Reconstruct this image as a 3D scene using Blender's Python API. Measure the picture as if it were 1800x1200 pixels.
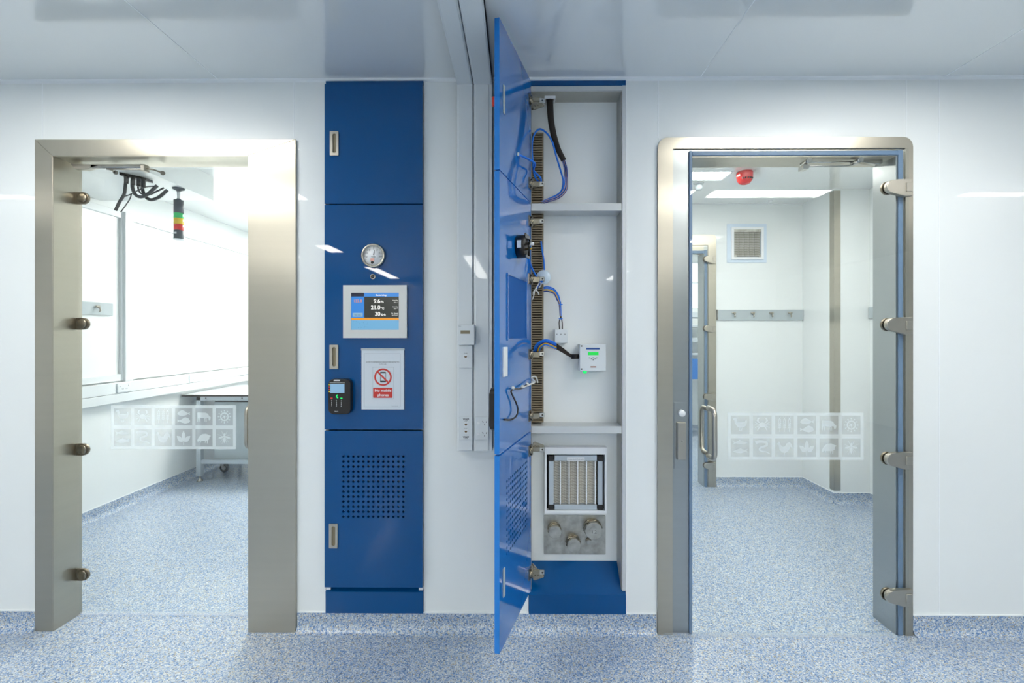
import bpy, bmesh, math, random
from mathutils import Vector, Matrix
random.seed(4)
for o in list(bpy.data.objects): bpy.data.objects.remove(o, do_unlink=True)
SC = bpy.context.scene; COL = SC.collection

# ------------------------------------------------------------------ camera
F = 790.0; CX, CY = 905.0, 588.0; PSI = math.atan(.008); CAMY, CAMZ = -1.95, 1.29
cam = bpy.data.cameras.new('camera'); co = bpy.data.objects.new('camera', cam); COL.objects.link(co)
cam.sensor_width = 36; cam.lens = 36 * F / 1800; cam.clip_start = .02
cam.shift_x = (900 - CX) / 1800; cam.shift_y = (CY - 600) / 1800
co.location = (0, CAMY, CAMZ); co.rotation_euler = (math.pi / 2, 0, PSI); SC.camera = co

# ------------------------------------------------------------------ world, view
w = bpy.data.worlds.new('world'); SC.world = w; w.use_nodes = True
w.node_tree.nodes['Background'].inputs[0].default_value = (.75, .87, 1, 1)
w.node_tree.nodes['Background'].inputs[1].default_value = 3.0
SC.view_settings.view_transform = 'Standard'; SC.view_settings.look = 'None'
SC.view_settings.gamma = 1; SC.view_settings.use_curve_mapping = False
SC.view_settings.exposure = 0.1
LAMP = 34.0         # radiance of the ceiling panels in the corridor
LAMP_L = 50.0       # left room
LAMP_R = 17.0       # right room

# ------------------------------------------------------------------ measuring: photo pixel on the plane at depth Y -> metres
def P(px, py, Y=0.0):
    u = (px - CX) / F; v = -(py - CY) / F
    dx = -math.sin(PSI) + u * math.cos(PSI); dy = math.cos(PSI) + u * math.sin(PSI)
    t = (Y - CAMY) / dy
    return Vector((t * dx, Y, CAMZ + t * v))
def X(px, Y=0.0): return P(px, 600, Y).x
def Z(py, px=900, Y=0.0): return P(px, py, Y).z

# ------------------------------------------------------------------ materials
def srgb(c):
    return tuple(((x / 255) / 12.92 if x / 255 <= .04045 else ((x / 255 + .055) / 1.055) ** 2.4) for x in c) + (1,)
MATS = {}
def mat(name, col, rough=.5, metal=0, coat=0, ior=1.5, emit=0, emitcol=None, aniso=0, bump=0, coatr=.03, spec=.5):
    m = bpy.data.materials.new(name); m.use_nodes = True; nt = m.node_tree; b = nt.nodes['Principled BSDF']
    b.inputs['Base Color'].default_value = srgb(col); b.inputs['Roughness'].default_value = rough
    b.inputs['Metallic'].default_value = metal; b.inputs['IOR'].default_value = ior
    b.inputs['Coat Weight'].default_value = coat; b.inputs['Coat Roughness'].default_value = coatr
    b.inputs['Specular IOR Level'].default_value = spec
    if emit:
        b.inputs['Emission Color'].default_value = srgb(emitcol or col); b.inputs['Emission Strength'].default_value = emit
    # faint procedural wear so that no surface is perfectly even
    tc = nt.nodes.new('ShaderNodeTexCoord'); n = nt.nodes.new('ShaderNodeTexNoise'); n.inputs['Scale'].default_value = 6
    n.inputs['Detail'].default_value = 3
    nt.links.new(tc.outputs['Object'], n.inputs['Vector'])
    r = nt.nodes.new('ShaderNodeMapRange'); r.inputs['To Min'].default_value = max(0, rough - .02); r.inputs['To Max'].default_value = rough + .03
    nt.links.new(n.outputs['Fac'], r.inputs['Value']); (nt.links.new(r.outputs['Result'], b.inputs['Roughness']) if metal < 1 else None)
    MATS[name] = m; return m
def steel(name, col, rough, stretch, metal=1.0):
    m = mat(name, col, rough, metal); nt = m.node_tree; b = nt.nodes['Principled BSDF']
    tc = nt.nodes.new('ShaderNodeTexCoord'); mp = nt.nodes.new('ShaderNodeMapping'); mp.inputs['Scale'].default_value = stretch
    n = nt.nodes.new('ShaderNodeTexNoise'); n.inputs['Scale'].default_value = 1.0; n.inputs['Detail'].default_value = 4
    nt.links.new(tc.outputs['Object'], mp.inputs['Vector']); nt.links.new(mp.outputs['Vector'], n.inputs['Vector'])
    b.inputs['Anisotropic'].default_value = .6
    mx = nt.nodes.new('ShaderNodeMix'); mx.data_type = 'RGBA'; c = srgb(col)
    mx.inputs['A'].default_value = tuple(x * .95 for x in c[:3]) + (1,); mx.inputs['B'].default_value = tuple(min(1, x * 1.05) for x in c[:3]) + (1,)
    nt.links.new(n.outputs['Fac'], mx.inputs['Factor']); nt.links.new(mx.outputs['Result'], b.inputs['Base Color'])
    return m
WALL = mat('wall_panel_white', (236, 240, 240), .25, coat=.6, coatr=.02)
CEIL = mat('ceiling_panel_white', (236, 240, 240), .2, coat=1.0, coatr=.03)
CEIL.node_tree.nodes['Principled BSDF'].inputs['Coat IOR'].default_value = 1.85
TRIMW = mat('white_sealant', (238, 242, 244), .35)
PVC = mat('white_pvc', (224, 229, 231), .35, coat=.3)
PVCD = mat('pvc_shadow_gap', (120, 128, 134), .6)
BLUE = mat('cobalt_gloss_panel', (0, 76, 136), .25, coat=.65, coatr=.02, spec=.05)
BLUELIT = mat('cobalt_lit_inner', (14, 114, 200), .12, coat=.9, coatr=.02, spec=.3)  # same cobalt as the shut doors, with the stronger light put into its colour
BLUEMAT = mat('matt_blue_backing', (26, 92, 168), .6, spec=.2)
BLUEEDGE = mat('blue_edge_banding', (34, 128, 214), .35)
SILVER = mat('silver_laminate', (206, 209, 210), .38, metal=.35)
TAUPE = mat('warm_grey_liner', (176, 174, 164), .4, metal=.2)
BACK = mat('cabinet_back_white', (236, 239, 238), .3, coat=.4)
STEEL = steel('brushed_steel', (186, 180, 166), .3, (.3, .3, 30))
STEELH = steel('brushed_steel_cross', (186, 180, 166), .3, (30, .3, .3))
STEELC = steel('brushed_steel_cool', (168, 172, 172), .3, (.3, .3, 30))
SATIN = steel('satin_hardware', (186, 180, 168), .32, (40, 40, 40))
POL = steel('polished_hardware', (200, 196, 188), .12, (30, 30, 30))
NICK = steel('nickel_hinge', (150, 142, 126), .25, (80, 80, 80))
BRZ = steel('dark_steel_clamp', (134, 124, 108), .3, (60, 60, 60))
CUP = mat('bronze_shadow_cup', (138, 128, 104), .5, metal=.3)
DULL = steel('stained_steel_plate', (168, 166, 158), .38, (26, 26, 26))
_m = [n for n in DULL.node_tree.nodes if n.type == 'MIX'][0]; _m.inputs['A'].default_value = srgb((112, 106, 94)); _m.inputs['B'].default_value = srgb((214, 214, 208))
SEAL = mat('blue_grey_gasket', (110, 136, 168), .4)
BLACK = mat('black_plastic', (26, 20, 16), .3)
BLACKG = mat('black_gloss', (18, 14, 12), .15, coat=.5)
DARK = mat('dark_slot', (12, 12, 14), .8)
SLEEVE = mat('brown_black_sleeve', (36, 28, 22), .7)
CABLE = mat('charcoal_cable', (58, 58, 58), .5)
WB = mat('blue_wire', (14, 120, 230), .4); WB2 = mat('deep_blue_wire', (30, 66, 150), .4)
WY = mat('yellow_wire', (226, 178, 30), .4); WW = mat('white_wire', (226, 226, 222), .4)
DUCT = mat('taupe_wiring_duct', (132, 119, 96), .55); DUCTD = mat('duct_shadow', (52, 48, 42), .8)
BEZEL = mat('silver_bezel', (205, 206, 204), .35, metal=.3)
PAPER = mat('white_paper', (212, 220, 228), .3, coat=.5)
INK = mat('black_ink', (28, 30, 34), .6); INKG = mat('grey_ink', (120, 130, 142), .6)
RED = mat('sign_red', (204, 50, 40), .4); WHITE = mat('print_white', (240, 242, 244), .4)
S_BLUE = mat('screen_blue', (20, 60, 120), .15, emit=.62, emitcol=(60, 150, 235))
S_NAVY = mat('screen_navy', (10, 14, 30), .15, emit=.5, emitcol=(20, 28, 60))
S_DARK = mat('screen_charcoal', (10, 12, 10), .15, emit=.5, emitcol=(52, 54, 46))
S_ORG = mat('screen_orange', (90, 50, 5), .15, emit=.7, emitcol=(255, 166, 34))
S_SKY = mat('screen_sky', (40, 70, 90), .15, emit=.6, emitcol=(130, 200, 245))
S_WHT = mat('screen_white', (90, 90, 90), .15, emit=.9, emitcol=(250, 250, 245))
S_PALE = mat('screen_pale', (60, 80, 100), .15, emit=.55, emitcol=(160, 210, 245))
L_GREEN = mat('green_lamp', (10, 110, 50), .2, emit=1.0, emitcol=(30, 230, 110))
L_RED = mat('red_key', (180, 40, 34), .4, emit=.3, emitcol=(230, 60, 50)); L_YEL = mat('yellow_lamp', (200, 180, 40), .4, emit=.3, emitcol=(240, 220, 60))
STK_G = mat('green_lens', (50, 225, 120), .2, coat=.5); STK_Y = mat('amber_lens', (248, 206, 20), .2, coat=.5); STK_R = mat('red_lens', (240, 50, 40), .2, coat=.5)
STK_B = mat('graphite_plastic', (72, 78, 84), .4)
REDG = mat('red_gloss_plastic', (206, 22, 14), .12, coat=1)
TOPW = mat('white_worktop', (222, 228, 232), .25, coat=.5); TOPE = mat('dark_worktop_edge', (60, 52, 46), .5)
ALU = mat('anodised_aluminium', (190, 198, 204), .4, metal=.5)
GREYP = mat('pale_grey_panel', (178, 188, 192), .4)
def lampmat(name, s, c=(1, .985, .93)):
    m = bpy.data.materials.new(name); m.use_nodes = True; nt = m.node_tree; b = nt.nodes['Principled BSDF']
    b.inputs['Base Color'].default_value = (.8, .8, .8, 1); b.inputs['Emission Color'].default_value = c + (1,); b.inputs['Emission Strength'].default_value = s
    MATS[name] = m; return m
LAMPM = lampmat('corridor_lamp_diffuser', LAMP); LAMPLM = lampmat('laboratory_lamp_diffuser', LAMP_L); LAMPRM = lampmat('lobby_lamp_diffuser', LAMP_R)
def see_through(name, col, fac, rough=.5, glassy=False):
    m = bpy.data.materials.new(name); m.use_nodes = True; nt = m.node_tree; nt.nodes.clear()
    out = nt.nodes.new('ShaderNodeOutputMaterial'); mx = nt.nodes.new('ShaderNodeMixShader')
    tr = nt.nodes.new('ShaderNodeBsdfTransparent'); nt.links.new(mx.outputs[0], out.inputs[0]); nt.links.new(tr.outputs[0], mx.inputs[1])
    if glassy:
        tr.inputs[0].default_value = col; g = nt.nodes.new('ShaderNodeBsdfGlossy'); g.inputs['Roughness'].default_value = .01
        lw = nt.nodes.new('ShaderNodeLayerWeight'); lw.inputs[0].default_value = .5
        pw = nt.nodes.new('ShaderNodeMath'); pw.operation = 'POWER'; pw.inputs[1].default_value = 5; nt.links.new(lw.outputs['Facing'], pw.inputs[0])
        fr = nt.nodes.new('ShaderNodeMath'); fr.operation = 'MULTIPLY_ADD'; fr.inputs[1].default_value = .96; fr.inputs[2].default_value = .04; nt.links.new(pw.outputs[0], fr.inputs[0])
        nt.links.new(fr.outputs[0], mx.inputs[0]); nt.links.new(g.outputs[0], mx.inputs[2])
    else:
        d = nt.nodes.new('ShaderNodeBsdfDiffuse'); d.inputs[0].default_value = col; t = nt.nodes.new('ShaderNodeBsdfTranslucent'); t.inputs[0].default_value = col
        m2 = nt.nodes.new('ShaderNodeMixShader'); nt.links.new(d.outputs[0], m2.inputs[1]); nt.links.new(t.outputs[0], m2.inputs[2])
        mx.inputs[0].default_value = fac; nt.links.new(m2.outputs[0], mx.inputs[2])
    MATS[name] = m; return m
GLASS = see_through('clear_glass', (.985, .995, .99, 1), 0, glassy=True)
FROST = see_through('frosted_film', (.86, .92, .95, 1), .55)
FROSTT = see_through('thin_frosted_film', (.60, .63, .65, 1), .40)
CLEARP = see_through('clear_plastic', (.8, .85, .9, 1), .25)
# floor: speckled safety vinyl
def floor_material():
    m = bpy.data.materials.new('speckled_vinyl'); m.use_nodes = True; nt = m.node_tree; b = nt.nodes['Principled BSDF']
    tc = nt.nodes.new('ShaderNodeTexCoord'); v = nt.nodes.new('ShaderNodeTexVoronoi'); v.inputs['Scale'].default_value = 250
    nt.links.new(tc.outputs['Object'], v.inputs['Vector'])
    s = nt.nodes.new('ShaderNodeSeparateColor'); nt.links.new(v.outputs['Color'], s.inputs[0])
    r = nt.nodes.new('ShaderNodeValToRGB'); r.color_ramp.interpolation = 'CONSTANT'
    stops = [(0, (88, 126, 178)), (.14, (138, 164, 200)), (.36, (174, 188, 204)), (.62, (200, 208, 212)), (.80, (184, 176, 156)), (.89, (224, 228, 228)), (.96, (100, 112, 132))]
    el = r.color_ramp.elements
    while len(el) < len(stops): el.new(.5)
    for e, (p, c) in zip(el, stops): e.position = p; e.color = srgb(c)
    nt.links.new(s.outputs[0], r.inputs[0]); nt.links.new(r.outputs[0], b.inputs['Base Color'])
    b.inputs['Roughness'].default_value = .3; b.inputs['Coat Weight'].default_value = .25; b.inputs['Coat Roughness'].default_value = .12
    bp = nt.nodes.new('ShaderNodeBump'); bp.inputs['Strength'].default_value = .05; bp.inputs['Distance'].default_value = .001
    nt.links.new(s.outputs[1], bp.inputs['Height']); nt.links.new(bp.outputs[0], b.inputs['Normal'])
    return m
FLOOR = floor_material()
# filter cloth: pleats crossed by a wire net
def filter_material(name, c1, c2, sc):
    m = mat(name, c1, .7); nt = m.node_tree; b = nt.nodes['Principled BSDF']
    tc = nt.nodes.new('ShaderNodeTexCoord'); mp = nt.nodes.new('ShaderNodeMapping')
    wv = nt.nodes.new('ShaderNodeTexWave'); wv.bands_direction = 'Z'; wv.inputs['Scale'].default_value = sc; wv.inputs['Distortion'].default_value = .6
    nt.links.new(tc.outputs['Object'], wv.inputs['Vector'])
    r = nt.nodes.new('ShaderNodeValToRGB'); r.color_ramp.elements[0].position = .12; r.color_ramp.elements[0].color = srgb(c2)
    r.color_ramp.elements[1].position = .3; r.color_ramp.elements[1].color = srgb(c1)
    nt.links.new(wv.outputs['Fac'], r.inputs[0]); nt.links.new(r.outputs[0], b.inputs['Base Color']); return m
FILT = filter_material('filter_cloth', (214, 210, 198), (196, 190, 176), 22)
FILT2 = filter_material('grey_filter_cloth', (168, 166, 158), (120, 116, 104), 22)

# ------------------------------------------------------------------ mesh builder
WL = {}            # world position of each linked object
class MB:
    def __init__(s): s.bm = bmesh.new(); s.mi = 0; s.M = None
    def _v(s, p): return s.bm.verts.new(p)
    def _f(s, vs):
        try: f = s.bm.faces.new(vs); f.material_index = s.mi; return f
        except ValueError: return None
    def box(s, x0, x1, y0, y1, z0, z1, bev=0, seg=1):
        x0, x1 = sorted((x0, x1)); y0, y1 = sorted((y0, y1)); z0, z1 = sorted((z0, z1))
        v = [s._v(p) for p in ((x0, y0, z0), (x1, y0, z0), (x1, y1, z0), (x0, y1, z0), (x0, y0, z1), (x1, y0, z1), (x1, y1, z1), (x0, y1, z1))]
        fs = [s._f([v[i] for i in q]) for q in ((3, 2, 1, 0), (4, 5, 6, 7), (0, 1, 5, 4), (1, 2, 6, 5), (2, 3, 7, 6), (3, 0, 4, 7))]
        if bev > 0:
            es = list({e for f in fs for e in f.edges}); r = bmesh.ops.bevel(s.bm, geom=es, offset=bev, segments=seg, profile=.5, affect='EDGES')
            for f in r['faces']: f.material_index = s.mi
        return s
    def prism(s, poly, a, b, axis='y', bev=0):
        """closed outline in the plane across AXIS, swept from a to b"""
        def pt(p, t): return {'y': (p[0], t, p[1]), 'x': (t, p[0], p[1]), 'z': (p[0], p[1], t)}[axis]
        A = [s._v(pt(p, a)) for p in poly]; B = [s._v(pt(p, b)) for p in poly]; n = len(poly)
        fs = [s._f(A), s._f(B[::-1])]
        for i in range(n): fs.append(s._f([A[(i + 1) % n], A[i], B[i], B[(i + 1) % n]]))
        if bev > 0:
            es = list({e for f in fs[:2] if f for e in f.edges}); r = bmesh.ops.bevel(s.bm, geom=es, offset=bev, segments=2, profile=.5, affect='EDGES')
            for f in r['faces']: f.material_index = s.mi
        return s
    def ring(s, outer, inner, a, b, axis='y'):
        def pt(p, t): return {'y': (p[0], t, p[1]), 'x': (t, p[0], p[1]), 'z': (p[0], p[1], t)}[axis]
        n = len(outer); Q = [[s._v(pt(p, t)) for p in L] for L, t in ((outer, a), (inner, a), (inner, b), (outer, b))]
        for i in range(n):
            j = (i + 1) % n
            for k in range(4): s._f([Q[k][i], Q[k][j], Q[(k + 1) % 4][j], Q[(k + 1) % 4][i]])
        return s
    def tube(s, pts, r, seg=8, cap=True, closed=False):
        pts = [Vector(p) for p in pts]; n = len(pts); rings = []; up = None
        rr = r if isinstance(r, (list, tuple)) else [r] * n
        for i, p in enumerate(pts):
            if closed: t = (pts[(i + 1) % n] - pts[i - 1])
            else: t = pts[min(i + 1, n - 1)] - pts[max(i - 1, 0)]
            t.normalize()
            if up is None:
                up = Vector((0, 0, 1)) if abs(t.z) < .9 else Vector((1, 0, 0))
            a = t.cross(up)
            if a.length < 1e-4: a = t.cross(Vector((.3, 1, .2)))
            a.normalize(); bb = a.cross(t).normalized(); up = bb
            rings.append([s._v(p + (a * math.cos(k * 2 * math.pi / seg) + bb * math.sin(k * 2 * math.pi / seg)) * rr[i]) for k in range(seg)])
        for i in range(n if closed else n - 1):
            A, B = rings[i], rings[(i + 1) % n]
            for k in range(seg):
                f = s._f([A[k], A[(k + 1) % seg], B[(k + 1) % seg], B[k]])
                if f: f.smooth = True
        if cap and not closed: s._f(rings[0][::-1]); s._f(rings[-1])
        return s
    def cyl(s, p0, p1, r, seg=24, r1=None):
        n = len(s.bm.faces); s.tube([p0, p1], [r, r if r1 is None else r1], seg); return s
    def lathe(s, prof, c, axis='y', seg=28):
        """PROF: (radius, distance along axis) from C"""
        c = Vector(c); ax = {'x': Vector((1, 0, 0)), 'y': Vector((0, 1, 0)), 'z': Vector((0, 0, 1))}[axis]
        u = Vector((0, 0, 1)) if axis != 'z' else Vector((1, 0, 0)); v = ax.cross(u); R = []
        for r, h in prof:
            R.append([s._v(c + ax * h + (u * math.cos(k * 2 * math.pi / seg) + v * math.sin(k * 2 * math.pi / seg)) * max(r, 1e-5)) for k in range(seg)])
        for i in range(len(R) - 1):
            for k in range(seg):
                f = s._f([R[i][k], R[i][(k + 1) % seg], R[i + 1][(k + 1) % seg], R[i + 1][k]])
                if f: f.smooth = True
        s._f(R[0][::-1]); s._f(R[-1]); return s
    def text(s, txt, x, y, z, size, align='CENTER', bold=False):
        """flat lettering facing -y, standing on its baseline z"""
        cu = bpy.data.curves.new('t', 'FONT'); cu.body = txt; cu.size = size; cu.align_x = align; cu.extrude = .00012
        if bold: cu.offset = size * .018
        ob = bpy.data.objects.new('t', cu); me = ob.to_mesh()
        vs = [s._v((x + v.co.x, y - v.co.z, z + v.co.y)) for v in me.vertices]
        for p in me.polygons: s._f([vs[i] for i in p.vertices])
        ob.to_mesh_clear(); bpy.data.objects.remove(ob); bpy.data.curves.remove(cu); return s
    def flat(s, poly, y):
        s._f([s._v((p[0], y, p[1])) for p in poly]); return s
    def build(s, name, m, parent=None, M=None, base=False, label=None):
        bm = s.bm; M = M or s.M
        if M is not None: bmesh.ops.transform(bm, matrix=M, verts=bm.verts)
        bmesh.ops.recalc_face_normals(bm, faces=[f for f in bm.faces if len(f.verts) > 2])
        vs = [v.co for v in bm.verts]
        lo = Vector([min(v[i] for v in vs) for i in range(3)]); hi = Vector([max(v[i] for v in vs) for i in range(3)])
        c = (lo + hi) / 2
        if base: c.z = lo.z
        bmesh.ops.translate(bm, vec=-c, verts=bm.verts)
        me = bpy.data.meshes.new(name); bm.to_mesh(me); bm.free()
        for q in (m if isinstance(m, (list, tuple)) else [m]): me.materials.append(q)
        o = bpy.data.objects.new(name, me); COL.objects.link(o); WL[o.name] = c
        if parent: o.parent = parent; o.location = c - WL[parent.name]
        else: o.location = c
        if label: o['label'] = label
        return o
def mb(): return MB()
def B(name, m, parent, *a, bev=0, M=None, **k): return mb().box(*a, bev=bev).build(name, m, parent, M=M, **k)
def tag(o, label=None, cat=None, group=None, kind=None):
    if label: o['label'] = label
    if cat: o['category'] = cat
    if group: o['group'] = group
    if kind: o['kind'] = kind
    return o
def thing(name, loc, label=None, cat=None, group=None, kind=None):
    o = bpy.data.objects.new(name, None); o.empty_display_size = .05; o.location = loc; COL.objects.link(o); WL[o.name] = Vector(loc)
    return tag(o, label, cat, group, kind)
def struct(o): o['kind'] = 'structure'; return o
def smooth(pts, n=6):
    """Catmull-Rom through the points"""
    pts = [Vector(p) for p in pts]; out = []; q = [pts[0] * 2 - pts[1]] + pts + [pts[-1] * 2 - pts[-2]]
    for i in range(1, len(q) - 2):
        a, b, c, d = q[i - 1:i + 3]
        for k in range(n):
            t = k / n; out.append(.5 * ((2 * b) + (c - a) * t + (2 * a - 5 * b + 4 * c - d) * t * t + (3 * b - a - 3 * c + d) * t ** 3))
    out.append(pts[-1]); return out
def rrect(x0, x1, z0, z1, r, n=6, corners='abcd'):
    """rounded rectangle outline; corners a=bottom left, b=bottom right, c=top right, d=top left"""
    out = []
    for tag_, cx, cz, a0 in (('a', x0, z0, 180), ('b', x1, z0, 270), ('c', x1, z1, 0), ('d', x0, z1, 90)):
        sx = 1 if tag_ in 'ad' else -1; sz = 1 if tag_ in 'ab' else -1; rr = r if tag_ in corners else 1e-4
        for k in range(n + 1):
            t = math.radians(a0 + 90 * k / n); out.append((cx + sx * rr + rr * math.cos(t), cz + sz * rr + rr * math.sin(t)))
    return out
def circle(cx, cz, r, n=24, a0=0): return [(cx + r * math.cos(a0 + 2 * math.pi * k / n), cz + r * math.sin(a0 + 2 * math.pi * k / n)) for k in range(n)]
def holes_wall(bmb, a0, a1, z0, z1, t0, t1, holes, axis='y'):
    """panel in the (a,z) plane from t0 to t1 thick with rectangular holes (a0,a1,z0,z1)"""
    xs = sorted({a0, a1, *[h[0] for h in holes], *[h[1] for h in holes]}); zs = sorted({z0, z1, *[h[2] for h in holes], *[h[3] for h in holes]})
    def solid(i, j):
        if not (0 <= i < len(xs) - 1 and 0 <= j < len(zs) - 1): return False
        cx = (xs[i] + xs[i + 1]) / 2; cz = (zs[j] + zs[j + 1]) / 2
        return not any(h[0] < cx < h[1] and h[2] < cz < h[3] for h in holes)
    V = {}
    def v(i, j, t):
        k = (i, j, t)
        if k not in V: V[k] = bmb._v((xs[i], t, zs[j]) if axis == 'y' else (t, xs[i], zs[j]))
        return V[k]
    for i in range(len(xs) - 1):
        for j in range(len(zs) - 1):
            if not solid(i, j): continue
            for t in (t0, t1): bmb._f([v(i, j, t), v(i + 1, j, t), v(i + 1, j + 1, t), v(i, j + 1, t)])
            if not solid(i - 1, j): bmb._f([v(i, j, t0), v(i, j + 1, t0), v(i, j + 1, t1), v(i, j, t1)])
            if not solid(i + 1, j): bmb._f([v(i + 1, j, t0), v(i + 1, j + 1, t0), v(i + 1, j + 1, t1), v(i + 1, j, t1)])
            if not solid(i, j - 1): bmb._f([v(i, j, t0), v(i + 1, j, t0), v(i + 1, j, t1), v(i, j, t1)])
            if not solid(i, j + 1): bmb._f([v(i, j + 1, t0), v(i + 1, j + 1, t0), v(i + 1, j + 1, t1), v(i, j + 1, t1)])

# ================================================================== the room shell
H = 2.40; WT = .12
XW0, XW1, YB = -5.2, 5.2, -7.2
XL = -2.95                      # left laboratory: far-left wall
XP0, XP1 = -1.10, .55           # solid core between the two rooms
XR0, XR1 = 2.41, 2.68           # right lobby: stepped right side
YBK = 1.88; YST = 1.50          # lobby back wall and its step
YL = 4.1
# openings in the front wall
LD = (X(97), X(440), 0, Z(275, 270))
RD = (X(1183), X(1588), 0, Z(264, 1380))
LC = (X(573), X(745), Z(1076, 660), Z(142, 660))
RC = (X(929), X(1100), Z(1077, 1010), Z(142, 1010))
m = mb(); holes_wall(m, XW0, XW1, 0, H, 0, WT, [LD, RD, LC, RC])
m.mi = 1
for px, zb in ((75, Z(247, 75)), (517, Z(247, 517)), (1157, Z(243, 1157)), (1593, Z(243, 1593)), (1651, .08)):
    x = X(px); m.box(x - .0022, x + .0022, -.0009, .001, zb, H)
struct(m.build('wall_front', [WALL, TRIMW]))
m = mb(); m.box(XW0, XW1, YB - .1, YB, 0, H); struct(m.build('wall_behind', WALL))
m = mb(); m.box(XW0 - .1, XW0, YB, WT, 0, H); struct(m.build('wall_left', WALL))
m = mb(); m.box(XW1, XW1 + .1, YB, WT, 0, H); struct(m.build('wall_right', WALL))
m = mb(); m.box(XW0 - .1, XW1 + .1, YB - .1, 6.6, -.1, 0); struct(m.build('floor', FLOOR))
m = mb(); m.box(XW0 - .1, XW1 + .1, YB - .1, 6.6, H, H + .1); m.mi = 1
for px in (385, 1230, 1660):
    x = X(px); m.box(x - .002, x + .002, YB, -.006, H - .0009, H + .001)
struct(m.build('ceiling', [CEIL, TRIMW]))
# white cove bead at the ceiling and the coved vinyl skirting
struct(mb().prism([(0, H), (-.012, H), (-.009, H - .006), (0, H - .012)], XW0, XW1, 'x').build('trim_ceiling', TRIMW))
def cove(h=.082, r=.035, t=.003, n=6):
    pts = [(0, 0), (0, h), (-t, h), (-t, r)]
    for k in range(1, n + 1):
        a = k / n * math.pi / 2; pts.append((-t - r + r * math.cos(a), r - r * math.sin(a) + .0005))
    return pts
def skirting(name, x0, x1, y=0):
    o = mb().prism([(y + a, b) for a, b in cove()], x0, x1, 'x').build(name, FLOOR); struct(o)
    mb().box(x0, x1, y - .0045, y, .082, .0865).build('trim', TRIMW, o); return o
skirting('baseboard_front', XW0, X(65)); skirting('baseboard_front', X(523), X(1153)); skirting('baseboard_front', X(1603), XW1)
def skirt_y(name, x, y0, y1, side):
    """skirting on a wall that runs in depth; SIDE +1: the room lies towards +x"""
    o = mb().prism([(x - side * a, b) for a, b in cove()], y0, y1, 'y').build(name, FLOOR); struct(o)
    mb().box(x, x + side * .0045, y0, y1, .082, .0865).build('trim', TRIMW, o); return o

# ---- left laboratory
m = mb(); m.box(XL - .1, XL, WT, 4.2, 0, H); struct(m.build('wall_laboratory_left', WALL))
m = mb(); m.box(XL, XP0, 4.2, 4.3, 0, H); struct(m.build('wall_laboratory_back', WALL))
m = mb(); m.box(XP0, XP0 + .1, WT, 4.3, 0, H); struct(m.build('wall_laboratory_right', WALL))
skirt_y('baseboard_laboratory', XL, WT, 4.2, 1)
ZS = 2.235; YSO = 1.20
m = mb(); m.box(XL, -2.15, WT, YSO, ZS, H); struct(m.build('trim_ceiling_boxing', WALL))
# recessed glazed panels in its left wall
def wall_panel(n, y0, y1, z0, z1):
    t = thing('window_%d' % n, (XL, (y0 + y1) / 2, z0), kind='structure')
    f = mb()
    for a in ((y0 - .05, y0, z0 - .05, z1 + .05), (y1, y1 + .05, z0 - .05, z1 + .05), (y0, y1, z0 - .05, z0), (y0, y1, z1, z1 + .05)):
        f.box(XL, XL + .022, a[0], a[1], a[2], a[3], .003)
    f.build('window_frame', PVC, t)
    mb().box(XL, XL + .004, y0, y1, z0, z1).build('pane', WALL, t)
def ly(px): return (-XL) / ((911 - px) / F) + CAMY       # depth on the laboratory's left wall
wall_panel(1, WT + .1, ly(203), 1.0, 2.15); wall_panel(2, ly(222), 4.0, 1.0, 2.15)

# ---- right lobby
BD = (X(1200, YBK) - .9, X(1246, YBK), 0, Z(425, 1250, YBK))
m = mb(); holes_wall(m, XP1, XR0, 0, H, YBK, YBK + WT, [BD]); struct(m.build('wall_lobby_back', WALL))
m = mb(); m.box(XR0, XR1 + .1, YST, YBK + WT, 0, H); struct(m.build('wall_lobby_step', WALL))
m = mb(); m.box(XR1, XR1 + .1, WT, YST, 0, H); struct(m.build('wall_lobby_right', WALL))
m = mb(); m.box(XP1 - .1, XP1, WT, 6.5, 0, H); struct(m.build('wall_lobby_left', WALL))
o = mb().prism([(YBK + a, b) for a, b in cove()], X(1259, YBK), XR0, 'x').build('baseboard_lobby_back', FLOOR); struct(o)
mb().box(X(1259, YBK), XR0, YBK - .0045, YBK, .082, .0865).build('trim', TRIMW, o)
skirt_y('baseboard_lobby_step', XR0, YST, YBK, -1); skirting('baseboard_lobby_return', XR0, XR1, YST); skirt_y('baseboard_lobby_right', XR1, WT, YST, -1)
# steel corner guard on the outer corner
STEELG = STEEL; g = .047
o = mb().prism([(XR0 - .002, YST + g), (XR0 - .002, YST - .002), (XR0 + g, YST - .002), (XR0 + g, YST), (XR0, YST), (XR0, YST + g)], .10, H - .01, 'z').build('corner_guard', STEEL)
tag(o, 'tall brushed steel angle guarding the white wall corner behind the right glass door', 'corner guard')
for z in (H,):
    mb().box(XP1, XR0, YBK - .01, YBK, H - .01, H).build('trim_lobby_ceiling', TRIMW)['kind'] = 'structure'
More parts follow.
